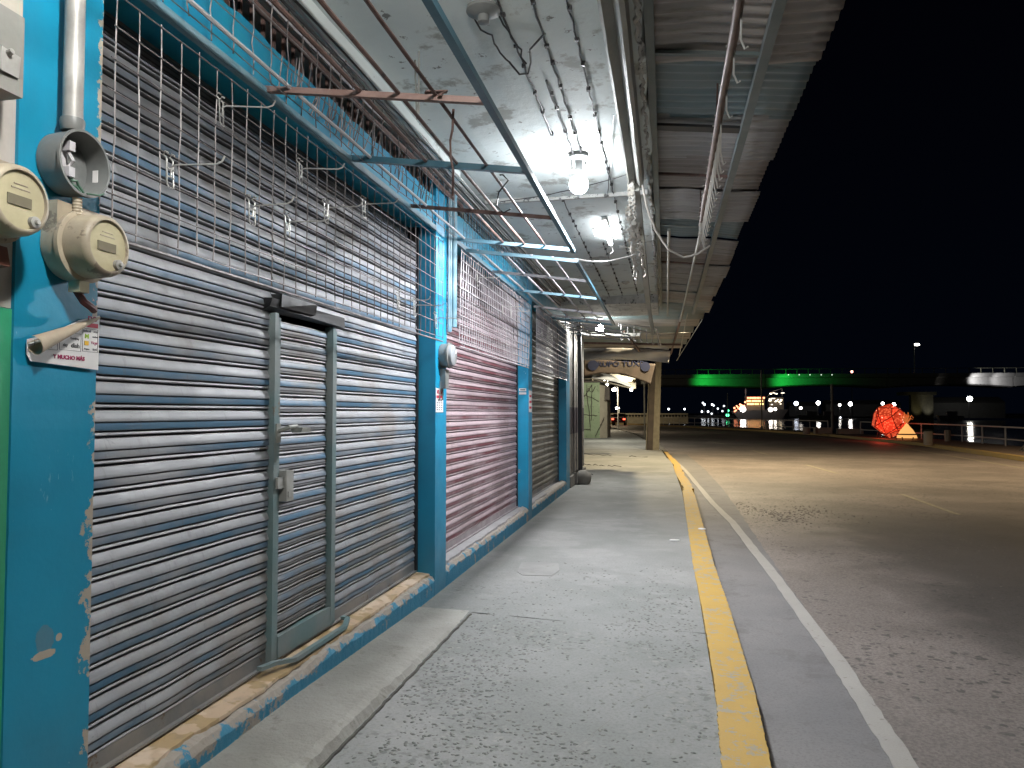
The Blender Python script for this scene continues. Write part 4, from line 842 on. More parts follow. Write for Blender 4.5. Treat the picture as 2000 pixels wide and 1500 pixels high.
def sheet(name, pts_top, pts_bot, y, mat, label, cat, wave=.05, seg=8, par=None, th=.01):
    # cloth stretched between an upper and lower edge given as (x, z) rows, hanging in soft folds
    mb = MB(); n = 40; vs = []; fs = []
    def at(P, f):
        f *= len(P) - 1; i = min(int(f), len(P) - 2); f -= i; return P[i][0] + (P[i + 1][0] - P[i][0]) * f, P[i][1] + (P[i + 1][1] - P[i][1]) * f
    for i in range(n + 1):
        a = at(pts_top, i / n); b = at(pts_bot, i / n)
        for k in range(seg + 1):
            g = k / seg; vs.append((a[0] + (b[0] - a[0]) * g, y + wave * math.sin(g * 5 + i * .12) + wave * .5 * math.sin(i * .35 + g * 2), a[1] + (b[1] - a[1]) * g))
    for i in range(n):
        for k in range(seg): fs.append((i * (seg + 1) + k, i * (seg + 1) + k + 1, (i + 1) * (seg + 1) + k + 1, (i + 1) * (seg + 1) + k))
    o = obj(name, mb.add(vs, fs, True), mat, par); so = o.modifiers.new('t', 'SOLIDIFY'); so.thickness = th
    if not par: tag(o, label, cat)
    return o
sheet('tarpaulin', [(-2.4, 3.33), (-1.3, 3.33), (.17, 3.20)], [(-2.4, 2.97), (-1.2, 2.99), (-.4, 2.95), (.08, 2.88)], 21, M_tarp, 'grey tarpaulin valance rolled along the far roof edge', 'tarpaulin', .08)
sheet('tarpaulin', [(-2.4, 3.50), (-1, 3.46), (.1, 3.28)], [(-2.4, 3.34), (-1, 3.34), (.1, 3.22)], 20.7, M_tarpw, 'thin pale tarpaulin strip just above the grey valance', 'tarpaulin', .04)
bn = thing('shop_banner', 'brown cloth banner lettered GRUPO TUXP with a dark disc at each end', 'banner', (-1.5, 25, 3))
sheet('banner_cloth', [(-2.75, 3.35), (-.32, 3.12)], [(-2.75, 2.72), (-2.2, 2.82), (-1.4, 2.78), (-.9, 2.60), (-.5, 2.42)], 25.2, M_banner, '', '', .01, par=bn)
text('banner_text', 'GRUPO TUXP', .25, (-1.60, 25.175, 3.13), FRONTROT, M_navy, bn, .003, 1.15, .004)
mb = MB(); mb.lathe([(.16, 25.165), (.16, 25.18)], (-.66, 0, 3.03), 'y', 24); mb.lathe([(.18, 25.165), (.18, 25.18)], (-2.42, 0, 3.1), 'y', 24); obj('banner_disc', mb, M_navy, bn)
sheet('awning_cloth', [(-4.2, 3.52), (-3.3, 3.55), (-2.5, 3.50), (-1.9, 3.20), (-1.3, 3.0)], [(-4.2, 3.34), (-3.2, 3.36), (-2.6, 3.30), (-1.9, 2.88), (-1.25, 2.68)], 33, M_cream, 'cream stall awning frame edge above the white lit cloth', 'awning', .1)
sheet('awning_cloth', [(-3.3, 3.28), (-2.9, 3.32), (-2.4, 3.24), (-1.9, 2.95), (-1.5, 2.72)], [(-3.35, 3.08), (-2.8, 2.98), (-2.3, 2.90), (-1.9, 2.78), (-1.45, 2.60)], 34, M_tarpw, 'bright white lit awning cloth of the far stall', 'awning', .1)
mb = MB(); mb.box(-1.48, -1.28, 32.9, 33.1, 2.55, 2.8); mb.tube([(-4.6, 34, 3.0), (-3.3, 34, 3.05), (-1.4, 34, 2.56), (-1.3, 33, 2.9)], .03, 6); tag(obj('stall_bracket', mb, M_postl), 'pale bracket frame holding the far stall awning', 'frame')
# roadside post, its lit side painted pale beside the dark face
t = thing('roadside_post', 'thick wooden post with a dark face and a pale lit face on the kerb', 'post', (-.5, 30, 0))
def leanbox(x0, x1, y0, y1, z1, lx): return MB().add([(x0, y0, 0), (x1, y0, 0), (x1, y1, 0), (x0, y1, 0), (x0 + lx, y0, z1), (x1 + lx, y0, z1), (x1 + lx, y1, z1), (x0 + lx, y1, z1)], [(3, 2, 1, 0), (4, 5, 6, 7), (0, 1, 5, 4), (1, 2, 6, 5), (2, 3, 7, 6), (3, 0, 4, 7)])
obj('post_face', leanbox(-.74, -.52, 29.9, 30.2, 3.45, .15), M_post, t); obj('post_side', leanbox(-.518, -.27, 30.0, 30.3, 3.5, .12), M_postl, t); obj('post_flange', leanbox(-.80, -.742, 30.0, 30.2, 3.1, .15), M_postl, t)
# pale green kiosk wall
KB = thing('green_kiosk', 'small pale green stall building with looped cables beyond the banner', 'building', (-4.5, 43, 0))
mb = MB(); mb.box(-7.5, -3.75, 43, 46, -.02, 3.22); obj('wall', mb, M_gwall, KB)
mb = MB(); mb.add([(-3.749, 43.0, 0), (-3.35, 43.4, 0), (-3.35, 46, 0), (-3.749, 46, 0), (-3.749, 43.0, 3.1), (-3.35, 43.4, 3.0), (-3.35, 46, 3.0), (-3.749, 46, 3.1)], [(3, 2, 1, 0), (4, 5, 6, 7), (0, 1, 5, 4), (1, 2, 6, 5), (2, 3, 7, 6), (3, 0, 4, 7)]); obj('side_wall', mb, M_cream, KB)
mb = MB(); mb.box(-3.40, -3.15, 42.6, 43.2, 2.2, 2.95, j=.03); obj('shutter_box', mb, M_post, KB)
mb = MB(); mb.box(-7.6, -3.2, 42.7, 46.2, 3.225, 3.32); obj('roof', mb, M_post, KB)
mb = MB()
for a, b, s in (((-4.9, 42.95, 2.2), (-4.2, 42.95, 3.1), .1), ((-4.9, 42.95, 2.5), (-3.8, 42.95, 2.1), -.1), ((-4.5, 42.95, 3.1), (-4.3, 42.95, .4), .0), ((-4.9, 42.95, 1.4), (-3.9, 42.95, 1.3), .02), ((-4.4, 42.95, 2.9), (-4.0, 42.95, 3.0), .3), ((-4.2, 42.95, 3.1), (-4.25, 42.95, 1.0), .0), ((-4.9, 42.95, .6), (-4.3, 42.95, .5), .05), ((-3.5, 42.9, 1.2), (-4.0, 42.9, .1), .0)):
    mb.tube(wob(a, b, 10, .03, s), .02, 5)
obj('looped_cable', mb, M_post, KB)
for a, b, l in (((-2.4, 21.2), (-1.2, 20.4), 'middle one of three dark wire shadows drawn on the pavement past the blue shops'), ((-3.0, 26), (-.6, 25), 'farthest of three dark wire shadows drawn on the pavement past the blue shops'), ((-2.2, 18.2), (-1.7, 17.6), 'nearest of three dark wire shadows drawn on the pavement past the blue shops')):
    mb = MB(); mb.tube(wob((a[0], a[1], .012), (b[0], b[1], .012), 14, .03), .008, 5); tag(obj('wire_shadow', mb, M_cable_b), l, 'cable', 'wire shadows drawn on the pavement')  # thin dark tubes standing in for wire shadows on the ground
# litter
for pts_, l in (([(-1.2, 9.9), (-.8, 10.2), (-.5, 10.1), (-.1, 10.5), (.22, 10.6)], 'x'), ([(-1.3, 6.2), (-1.05, 6.35), (-.8, 6.3), (-.45, 6.6)], 'x'), ([(-.6, 2.2), (-.4, 2.7), (-.45, 3.2), (-.2, 3.9), (.05, 4.2)], 'x')):
    mb = MB(); P_ = []
    for a, b in zip(pts_, pts_[1:]): P_ += [Vector((a[0] + (b[0] - a[0]) * q / 9 + random.uniform(-.006, .006), a[1] + (b[1] - a[1]) * q / 9 + random.uniform(-.01, .01), 0)) for q in range(9)]
    for i in range(len(P_) - 1): w0 = .0022 + .0015 * math.sin(i * .9); w1 = .0022 + .0015 * math.sin(i * .9 + .9); a, b = P_[i], P_[i + 1]; mb.add([(a.x, a.y - w0, .0012), (b.x, b.y - w1, .0012), (b.x, b.y + w1, .0012), (a.x, a.y + w0, .0012)], [(0, 1, 2, 3)])
    struct('pavement_crack', mb, M_conc_d)
for x, y, z, s, l, m in ((.09, 8.88, .004, .045, 'small flattened white paper scrap on the pavement near the kerb', M_paper), (.44, 9.75, .012, .05, 'round white lid lying on the edge of the yellow kerb', M_paper)):
    mb = MB(); mb.lathe([(s, z), (s * .96, z + .008), (s * .3, z + .010)], (x, y, 0), 'z', 20); o = obj('litter', mb, m, at=(x, y, 0)); tag(o, l, 'litter')
    if s < .05: o.scale = (1.3, .7, 1)

# ================================================================== STREET LIGHTS OVER THE ROAD
def street_lamp(x, y, z, px, label, watt, color=(1., .70, .34), zb=0, pole=.07, spot=R(150), head=True, group='street lamps'):
    t = thing('street_lamp', label, 'street lamp', (px, y, zb), group)
    mb = MB(); mb.tube([(px, y, zb), (px, y, z - .3), (px + (x - px) * .3, y, z), (x, y, z + .1)], pole, 8); obj('lamp_pole', mb, M_galv, t)
    s = 1 if x >= px else -1
    mb = MB(); mb.box(x - .3, x + .3, y - .14, y + .14, z + .03, z + .16); obj('lamp_head', mb, M_meter_g, t)
    mb = MB(); mb.box(x - .24, x + .24, y - .10, y + .10, z - .005, z + .028); obj('lamp_lens', mb, emit('sodium_lens', color, 22), t)
    L = bpy.data.lights.new('street_light', 'SPOT'); L.energy = watt; L.color = color; L.spot_size = spot; L.spot_blend = .6; L.shadow_soft_size = .15
    lo = bpy.data.objects.new('street_light', L); COL.objects.link(lo); lo.parent = t; lo.location = Vector((x, y, z - .06)) - wl(t); return t
street_lamp(1.55, 23.0, 6.4, -3.15, 'street lamp over the shop roofs lighting the road amber', 4300 * LAMP, (1., .81, .50), zb=-.1)
street_lamp(14.0, 22, 7.5, 16.2, 'street lamp at the right end of the promenade', 3600 * LAMP, (1., .72, .42))
for (u, v, y, l) in ((1200, 761, 62, 'white street lamp seen through the gap under the awnings, nearer one'), (1206, 797, 130, 'white street lamp low behind the nearer one in the gap under the awnings')):
    p = ony(u, v, y); t = thing('street_lamp', l, 'street lamp', (p.x + .3, y, 0), 'street lamps')
    mb = MB(); mb.tube([(p.x + .3, y, -.1), (p.x + .3, y, p.z + .2), (p.x, y, p.z + .25)], .07, 8); obj('lamp_pole', mb, M_galv, t)
    mb = MB(); mb.ball(p, .16 if y < 90 else .28, 12, (1.3, 1, .8)); obj('lamp_head', mb, emit('white_lamp', (1, .93, .8), 30 if y < 90 else 14), t)
    L = bpy.data.lights.new('street_light', 'POINT'); L.energy = 500; L.color = (1, .85, .6); L.shadow_soft_size = .3; lo = bpy.data.objects.new('street_light', L); COL.objects.link(lo); lo.parent = t; lo.location = Vector((p.x - .6, y - .5, p.z - .3)) - wl(t)
# stall lights and bulbs added to brighten the white cloth and kiosk wall
t = thing('added_stall_lamp', 'added lamp brightening the cloth at the outer end of the far stall awning', 'lamp', (-1.42, 33.5, 2.5)); p = Vector((-1.5, 33.3, 2.5))
mb = MB(); mb.ball(p, .07, 12); obj('bulb', mb, emit('stall_glow', (1, .93, .75), 25), t)
L = bpy.data.lights.new('stall_fill_light', 'POINT'); L.energy = 190; L.color = (1, .93, .76); L.shadow_soft_size = .1; lo = bpy.data.objects.new('stall_fill_light', L); COL.objects.link(lo); lo.parent = t; lo.location = Vector((-1.75, 32.6, 2.25)) - wl(t)
t = thing('added_stall_lamp', 'added lamp hung before the pale green stall to brighten its wall', 'lamp', (-3.0, 39, 2.9))  # second bulb, added so the kiosk wall is brighter
mb = MB(); mb.ball((-3.0, 39, 2.95), .06, 12); mb.tube([(-3.0, 39, 3.0), (-3.0, 39.5, 3.25), (-3.6, 42.7, 3.28)], .01, 5); obj('bulb', mb, emit('stall_glow2', (1, .95, .8), 12), t)
L = bpy.data.lights.new('stall_fill_light', 'POINT'); L.energy = 420; L.color = (1, .95, .78); L.shadow_soft_size = .1; lo = bpy.data.objects.new('stall_fill_light', L); COL.objects.link(lo); lo.parent = t; lo.location = Vector((-3.0, 38.8, 2.75)) - wl(t)
mb = MB(); mb.tube([(-1.25, 45, -.1), (-1.25, 45, 3.2)], .05, 6); mb.tube([(-1.3, 45, 3.2), (-1.3, 45, 3.6)], .16, 8); o = obj('thin_pole', mb, M_postl); tag(o, 'thin pale pole with a banner roll seen through the gap under the awnings', 'pole'); 
# parapet and car at the end of the street
BP = thing('white_parapet', 'long lit cream parapet wall closing the far end of the street', 'wall', (-6, 104, 0))
mb = MB(); mb.box(-14, 3.0, 104, 104.4, -.1, .75); obj('parapet_wall', mb, M_cream, BP)
mb = MB(); mb.box(-14, 3.0, 103.9, 104.5, 1.15, 1.35); mb.box(-14, 3, 103.95, 104.45, .753, .85)
x = -14
while x < 3: mb.box(x, x + .16, 104.08, 104.32, .853, 1.147); x += .42
obj('baluster_rail', mb, M_cream, BP)
L = bpy.data.lights.new('parapet_light', 'POINT'); L.energy = 900; L.color = (1, .8, .5); L.shadow_soft_size = .3
t = thing('street_lamp', 'street lamp pole in front of the far cream parapet hidden by the awnings', 'street lamp', (-9.5, 98, 0), 'street lamps')
mb = MB(); mb.tube([(-9.5, 98, 0), (-9.5, 98, 8), (-8.5, 97.8, 8.2)], .08, 8); obj('lamp_pole', mb, M_galv, t); mb = MB(); mb.box(-8.7, -8.1, 97.6, 97.9, 8.1, 8.25); obj('lamp_head', mb, emit('amber_head', (1, .8, .5), 12), t)
lo = bpy.data.objects.new('street_light', L); COL.objects.link(lo); lo.parent = t; lo.location = Vector((-7, 97.5, 6)) - wl(t)
def car(x, y, rot, label):
    t = thing('car', label, 'car', (x, y, -.12))
    def o_(n, mb, m, p=t): return obj(n, mb, m, p)
    P = lambda a, b, c: (x + a, y + b, -.12 + c)
    mb = MB(); side = [(-2.1, .35), (-2.15, .75), (-1.95, .98), (-1.2, 1.02), (-.75, 1.42), (.7, 1.44), (1.35, 1.02), (2.05, .88), (2.15, .55), (2.1, .3)]
    vs = [P(-.84 * (1 if z < 1.1 else .82), b, z) for b, z in side] + [P(.84 * (1 if z < 1.1 else .82), b, z) for b, z in side]; n = len(side)
    mb.add(vs, [tuple(range(n)), tuple(range(2 * n - 1, n - 1, -1))] + [(i, n + i, n + (i + 1) % n, (i + 1) % n) for i in range(n)]); b_ = o_('car_body', mb, plain('car_paint', (.20, .03, .025), .3))
    mb = MB(); mb.add([P(-.62, -1.17, 1.06), P(.62, -1.17, 1.06), P(.55, -.82, 1.37), P(-.55, -.82, 1.37)], [(0, 1, 2, 3)]); o_('rear_window', mb, M_blk)
    for s in (-1, 1):
        mb = MB(); mb.box(x + s * .68 - .13, x + s * .68 + .13, y - 2.17, y - 2.10, .58, .74); o_('tail_light', mb, emit('tail_red', (1, .08, .04), 7))
        for yy_ in (-1.35, 1.35): mb = MB(); mb.lathe([(.30, x + s * .70 - .1), (.30, x + s * .70 + .1)], (0, y + yy_, .18), 'x', 18); w__ = o_('wheel', mb, M_blk); mb = MB(); mb.lathe([(.17, x + s * .70 - .11), (.17, x + s * .70 + .11)], (0, y + yy_, .18), 'x', 14); o_('rim', mb, M_galv, w__)
    mb = MB(); mb.box(x - .25, x + .25, y - 2.165, y - 2.12, .45, .56); o_('number_plate', mb, M_paper)
    return t
car(-5.6, 92, 0, 'small dark red car with glowing tail lights at the end of the street')

# ================================================================== PROMENADE THINGS
def railing(ps, label, n):
    t = thing('railing', label, 'railing', (ps[0][0], ps[0][1], 0), 'waterfront railings'); P = [Vector((*p, 0)) for p in ps]
    for a, b in zip(P, P[1:]):
        for z in (.85, .32): mb = MB(); mb.tube([a + Vector((0, 0, z)), b + Vector((0, 0, z))], .035 if z > .5 else .028, 8); obj('rail', mb, M_railm, t)
        for i in range(n): q = a.lerp(b, i / n); mb = MB(); mb.tube([q, q + Vector((0, 0, .85))], .035, 8); obj('rail_post', mb, M_railm, t)
    q = P[-1]; mb = MB(); mb.tube([q, q + Vector((0, 0, .85))], .035, 8); obj('rail_post', mb, M_railm, t)
railing([(-.3, 91), (1.5, 86), (6.3, 78.5), (7.4, 75)], 'white waterfront railing farthest along the curve', 3)
railing([(8.2, 66.5), (10.0, 62.5), (11.6, 57.5)], 'white waterfront railing behind the low concrete blocks', 2)
railing([(12.85, 53.5), (14.6, 41), (14.5, 33.5)], 'white waterfront railing behind the red lantern', 3)
def bollard(x, y, r, h, l):
    mb = MB(); mb.lathe([(r, 0), (r, h - .03), (r - .03, h)], (x, y, 0), 'z', 20); o = obj('bollard', mb, M_bollard, at=(x, y, 0)); tag(o, l, 'bollard', 'concrete bollards on the promenade')
bollard(11.75, 37, .19, .62, 'pale round concrete bollard in front of the railing right of the lantern'); bollard(14.2, 41.8, .15, .58, 'darker round bollard against the railing post right of the lantern')
bollard(8.25, 64.5, .16, .62, 'slim pale bollard at the near end of the middle railing'); bollard(9.4, 53.5, .22, .45, 'squat bollard left of the low concrete blocks'); bollard(14.15, 27.8, .12, .8, 'bollard at the right edge of the picture before the grey block')
for x0, x1, y0, y1, h, l in ((10.1, 11.2, 54.2, 54.9, .42, 'low concrete block bench left of the lamp pole'), (11.5, 13.1, 53.8, 54.5, .36, 'low concrete block bench right of the lamp pole'), (14.3, 15.1, 30, 33.0, .85, 'tall grey concrete block at the right end of the promenade')):
    mb = MB(); mb.box(x0, x1, y0, y1, .01, h, j=.02); o = obj('concrete_block', mb, M_bollard, at=((x0 + x1) / 2, y0, 0)); tag(o, l, 'concrete block')
for u, vt, x, y, l in ((1621, 752, 11.8, 57.0, 'dark slim lamp pole between the low concrete blocks'), (1421, 768, 6.4, 81, 'dark slim pole behind the far railing'), (1497, 725, 8.2, 67.5, 'dark slim pole rising behind the slim bollard')):
    z = 1.5 + (805 - vt) / 1440 * y * .97; mb = MB(); mb.tube([(x, y, 0), (x, y, z)], .09 if u > 1600 else .06, 8); mb.lathe([(.16, 0), (.16, .12), (.1, .2)], (x, y, 0), 'z', 12); tag(obj('lamp_pole', mb, M_meter_g, at=(x, y, 0)), l, 'pole', 'dark poles on the promenade')
mb = MB()
for i in range(14): mb.tube([(13.6 + random.uniform(-.4, .4), 31.5 + random.uniform(-.4, .4), .0), (13.6 + random.uniform(-.5, .5), 31.5, random.uniform(.2, .75))], .03, 5)
for i in range(8): mb.ball((13.7 + random.uniform(-.4, .4), 31.3 + random.uniform(-.3, .3), .08), .12, 8)
tag(obj('rubble_heap', mb, M_conc_d), 'dark heap of debris beside the grey block at the railing end', 'debris')
# red lantern: dodecahedron of lit red netting
t = thing('festive_lantern', 'big glowing red many-sided lantern ball on the promenade', 'lantern', (12.4, 46, 0))
ph = (1 + 5 ** .5) / 2; V = [(a, b, c) for a in (-1, 1) for b in (-1, 1) for c in (-1, 1)] + [(0, a / ph, b * ph) for a in (-1, 1) for b in (-1, 1)] + [(a / ph, b * ph, 0) for a in (-1, 1) for b in (-1, 1)] + [(a * ph, 0, b / ph) for a in (-1, 1) for b in (-1, 1)]
V = [Vector(v) for v in V]; rr = 1.0; LC = Vector((12.62, 46, 1.0)); rotm = Matrix.Rotation(.5, 3, 'Z') @ Matrix.Rotation(.45, 3, 'X')
N_ = [Vector(q) for a in (-1, 1) for b in (-1, 1) for q in ((0, a, b * ph), (a, b * ph, 0), (a * ph, 0, b))]
red = N('lantern_red', .5); vv = red.vor(9); red.col((.6, .03, .01)); red.b.inputs['Emission Strength'].default_value = 1.
red.lk(red.mix(red.step(vv.outputs['Distance'], .15, .5), (1.3, .21, .08), (.42, .035, .012)), red.b.inputs['Emission Color'])
ribm = MB(); edges = set()
for nrm in N_:
    nn = nrm.normalized(); idx = sorted(range(20), key=lambda i: -V[i].dot(nn))[:5]; c = sum((V[i] for i in idx), Vector()) / 5
    u_ = (V[idx[0]] - c).normalized(); w2 = nn.cross(u_); idx.sort(key=lambda i: math.atan2((V[i] - c).dot(w2), (V[i] - c).dot(u_)))
    mb = MB(); mb.add([LC + rotm @ (V[i] * (rr / 3 ** .5)) for i in idx], [(0, 1, 2, 3, 4)]); obj('lantern_panel', mb, red.m, t)
    for a, b in zip(idx, idx[1:] + idx[:1]): edges.add((min(a, b), max(a, b)))
for a, b in edges: ribm.tube([LC + rotm @ (V[a] * (rr / 3 ** .5)), LC + rotm @ (V[b] * (rr / 3 ** .5))], .022, 5)
obj('lantern_ribs', ribm, plain('rib_dark', (.25, .015, .01)), t)
mb = MB()
for i in range(5): a = i * 1.256; mb.tube([(12.4 + .5 * math.cos(a), 46 + .5 * math.sin(a), 0), (12.4 + .45 * math.cos(a), 46 + .45 * math.sin(a), .35)], .03, 5)
obj('lantern_feet', mb, M_rust, t)
mb = MB()
for i in range(26): d = Vector([random.gauss(0, 1) for _ in range(3)]).normalized(); mb.ball(LC + d * .90, .022, 6)
obj('lantern_lights', mb, emit('lantern_spark', (1, .5, .35), 4), t)
L = bpy.data.lights.new('lantern_light', 'POINT'); L.energy = 30; L.color = (1, .1, .05); L.shadow_soft_size = .5; lo = bpy.data.objects.new('lantern_light', L); COL.objects.link(lo); lo.parent = t; lo.location = (-.6, -1.6, .6)
t = thing('festive_bell', 'glowing golden bell-shaped ornament with a leafy top beside the red lantern', 'ornament', (12.95, 43.6, 0)); cx, cy = 12.8, 43.6
mb = MB(); mb.lathe([(.50, .10), (.46, .26), (.30, .54), (.12, .76), (.07, .86)], (cx, cy, 0), 'z', 24); obj('bell_skirt', mb, emit('bell_gold', (1.0, .50, .15), .95), t)
mb = MB(); mb.lathe([(.53, .27), (.50, .34)], (cx, cy, 0), 'z', 24, False, False)
for a in range(6): mb.tube([(cx + .5 * math.cos(a), cy + .5 * math.sin(a), 0), (cx + .55 * math.cos(a), cy + .55 * math.sin(a), .16)], .03, 5)
obj('bell_band', mb, M_rust, t)
mb = MB()
for i in range(9):
    a = R(-70 + 17.5 * i); k_ = .8 + .3 * (i % 2); mb.tube([(cx, cy, .9), (cx + .16 * math.sin(a) * k_, cy, .98 + .20 * math.cos(a)), (cx + .30 * math.sin(a) * k_, cy + .05, 1.05 + .42 * math.cos(a) * k_), (cx + .40 * math.sin(a) * k_, cy, 1.0 + .30 * math.cos(a))], .035, 6, r2=.012)
obj('bell_leaves', mb, emit('leaf_gold', (.75, .20, .05), .6), t)

# ================================================================== BRIDGE, HARBOUR LIGHTS, SHIP
BR = thing('harbour_bridge', 'dark concrete bridge over the harbour washed by green lights', 'bridge', (60, 175, -1.8))
def by(x): return 172 + x * .10
def span(x0, x1, zb0, zb1, zt, name, m=M_bridge):
    mb = MB(); n = 12; vs = []; fs = []
    for i in range(n + 1):
        x = x0 + (x1 - x0) * i / n; f = (i / n - .5) * 2; zb = zb0 + (zb1 - zb0) * f * f
        vs += [(x, by(x), zb), (x, by(x) - .6, zb + .25), (x, by(x) - .6, zt - .9), (x, by(x) - 1.6, zt - .8), (x, by(x) - 1.6, zt), (x, by(x) + 8, zt), (x, by(x) + 8, zb)]
    for i in range(n):
        for k in range(7): k2 = (k + 1) % 7; fs.append((i * 7 + k, i * 7 + k2, (i + 1) * 7 + k2, (i + 1) * 7 + k))
    fs += [tuple(range(7))[::-1], tuple(n * 7 + k for k in range(7))]; obj(name, mb.add(vs, fs), m, BR)
xs = [-30, 22, 48, 74, 100]
for a, b in zip(xs, xs[1:]): span(a, b - .15, 7.5, 6.9, 10.0, 'bridge_span')
for x, w_ in ((-30, 1.3), (100, 1.3)):
    mb = MB(); mb.box(x - w_, x + w_, by(x), by(x) + 2, -4, 6.9); obj('bridge_pier', mb, M_bridge, BR)
px_ = ony(1801, 800, 176).x
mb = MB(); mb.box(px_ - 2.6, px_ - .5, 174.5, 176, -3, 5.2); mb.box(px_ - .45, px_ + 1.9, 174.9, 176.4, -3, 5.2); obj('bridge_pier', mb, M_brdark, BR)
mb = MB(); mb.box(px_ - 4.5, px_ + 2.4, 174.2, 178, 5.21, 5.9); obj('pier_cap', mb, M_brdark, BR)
mb = MB(); x = -29
while x < 99: mb.box(x, x + .12, by(x) - 1.5, by(x) - 1.38, 10.0, 11.1); x += 2.4
mb.tube([(-29, by(-29) - 1.44, 11.1), (99, by(99) - 1.44, 11.1)], .06, 5); obj('bridge_railing', mb, M_brdark, BR)
def spot(par, loc, target, watt, color, size, name='bridge_light', blend=.8, rad=.3):
    L = bpy.data.lights.new(name, 'SPOT'); L.energy = watt; L.color = color; L.spot_size = size; L.spot_blend = blend; L.shadow_soft_size = rad
    o = bpy.data.objects.new(name, L); COL.objects.link(o); o.parent = par; o.location = Vector(loc) - wl(par); d = Vector(target) - Vector(loc); o.rotation_euler = d.to_track_quat('-Z', 'Y').to_euler()
for u in (1390, 1545):
    x = ony(u, 745, 174).x; y = by(x) - 2.2; spot(BR, (x - 2, y - 2.6, 8.0), (x - 1, y + 1.6, 8.6), 850, (.02, 1, .10), R(115), blend=1.); spot(BR, (x + 2, y - 4, 8.0), (x + 5, y + 1.6, 8.6), 260, (.02, 1, .12), R(100), blend=1.)
for u, wt in ((1925, 1300), (1970, 500)):
    x = ony(u, 745, 176).x; spot(BR, (x - 3, by(x) - 3.5, 8.2), (x + 2, by(x), 8.6), wt, (1, .97, .95), R(110))
spot(BR, (px_ - 1.5, 172.6, -1.0), (px_ - 1.5, 174.5, 4), 160, (1, .85, .45), R(50)); spot(BR, (px_ + .8, 172.9, -1.0), (px_ + .8, 174.9, 4), 320, (1, .92, .8), R(50))
mb = MB()
for u in (1540, 1561, 1582, 1604, 1625): p = ony(u, 732, 171.5); mb.ball(p, .13, 8)
obj('deck_light', mb, emit('deck_dots', (.8, .95, .8), 1.2), BR)
# lamp on the bridge deck
p = ony(1791, 673, 178); t = thing('street_lamp', 'lit lamp on its pole high above the bridge deck', 'street lamp', (p.x - .6, 178, 10), 'street lamps')
mb = MB(); mb.tube([(p.x - .6, 178, 10), (p.x - .6, 178, p.z), (p.x, 178, p.z + .2)], .12, 6); obj('lamp_pole', mb, M_galv, t); mb = MB(); mb.ball(p, .45, 12, (1.3, 1, .6)); obj('lamp_head', mb, emit('bridge_lamp', (1, .95, .85), 9), t)
FARL = 'floodlights along the far harbour shore'
def flood(u, v, y, r, e, c=(1, .97, .9), l='white floodlight on the dark far harbour shore', refl=True):
    p = ony(u, v, y); t = thing('floodlight', l, 'floodlight', (p.x, y, -1.5), FARL)
    mb = MB(); mb.ball(p, r, 12); obj('lamp_head', mb, emit('flood', c, e), t)
    mb = MB(); mb.tube([(p.x, y + r, -1.5), (p.x, y + r, p.z)], .15, 5); obj('lamp_mast', mb, M_blk, t)
for a in ((1598, 787, 420, 1.0, 30, (1, .98, .9), 'brightest white floodlight right of the lit ship'), (1640, 791, 420, .65, 14, (1, .95, .85), 'floodlight just right of the dark lamp pole'), (1661, 789, 420, 1.0, 30, (1, .98, .95), 'bright floodlight with a long water reflection left of the lantern'),
          (1724, 788, 420, .75, 18, (1, .97, .9), 'left one of the two floodlights above the red lantern'), (1746, 790, 420, .9, 22, (1, .97, .9), 'right one of the two floodlights above the red lantern'), (1894, 779, 330, 1.0, 40, (1, .98, .88), 'large bright floodlight near the right edge over the water'),
          (1555, 788, 430, 1.2, 6, (.8, .85, 1), 'dim cool floodlight right of the ship'), (1564, 797, 430, .8, 8, (1, .9, .8), 'small low floodlight right of the ship'), (1451, 799, 372, 1.3, 30, (1, .95, .9), 'strong white work light at the bow of the lit ship'),
          (1505, 800, 372, 1.0, 16, (1, .9, .8), 'work light at the stern of the lit ship'), (1514, 799, 372, .7, 16, (1, .9, .8), 'small work light behind the ship stern'), (1422, 802, 360, .5, 6, (.1, 1, .4), 'upper green navigation light'), (1421, 811, 300, .6, 7, (.1, 1, .4), 'lower green navigation light'), (1664, 726, 300, .5, 5, (1, .4, .3), 'small reddish light above the bridge')): flood(*a)
for u, v in ((1306, 799), (1337, 799), (1373, 787), (1376, 790), (1391, 790), (1394, 792), (1414, 793), (1402, 798), (1390, 808), (1383, 804), (1371, 804), (1411, 803), (1612, 808), (1641, 816), (1545, 790)):
    flood(u, v, 460, .55, random.uniform(2, 8), (.9, .95, 1), 'tiny white point of light on the far harbour shore')
# ship
SHP = thing('ship', 'lit cargo ship moored across the harbour with golden deck lights', 'ship', (36, 380, -1.8))
def sp(u, v, y=380): return ony(u, v, y)
a, b = sp(1432, 800), sp(1532, 800)
mb = MB(); x0, x1 = a.x, b.x; mb.add([(x0 - 1, 380, 2), (x1 + 2, 380, 3.), (x1, 392, 3), (x0 - 1, 392, 2), (x0 + 3, 381, -2), (x1 - 1, 381, -2), (x1 - 1, 391, -2), (x0 + 3, 391, -2)], [(0, 1, 2, 3), (7, 6, 5, 4), (0, 4, 5, 1), (1, 5, 6, 2), (2, 6, 7, 3), (3, 7, 4, 0)]); obj('hull', mb, plain('hull_dark', (.05, .045, .045), .5), SHP)
sup = plain('superstructure', (.12, .10, .08), .6)
mb = MB(); q0, q1 = sp(1458, 795), sp(1494, 774); mb.box(q0.x, q1.x, 382, 390, 2, q1.z); q2, q3 = sp(1504, 795), sp(1532, 776); mb.box(q2.x, q3.x, 382, 390, 2.5, q3.z); obj('superstructure', mb, sup, SHP)
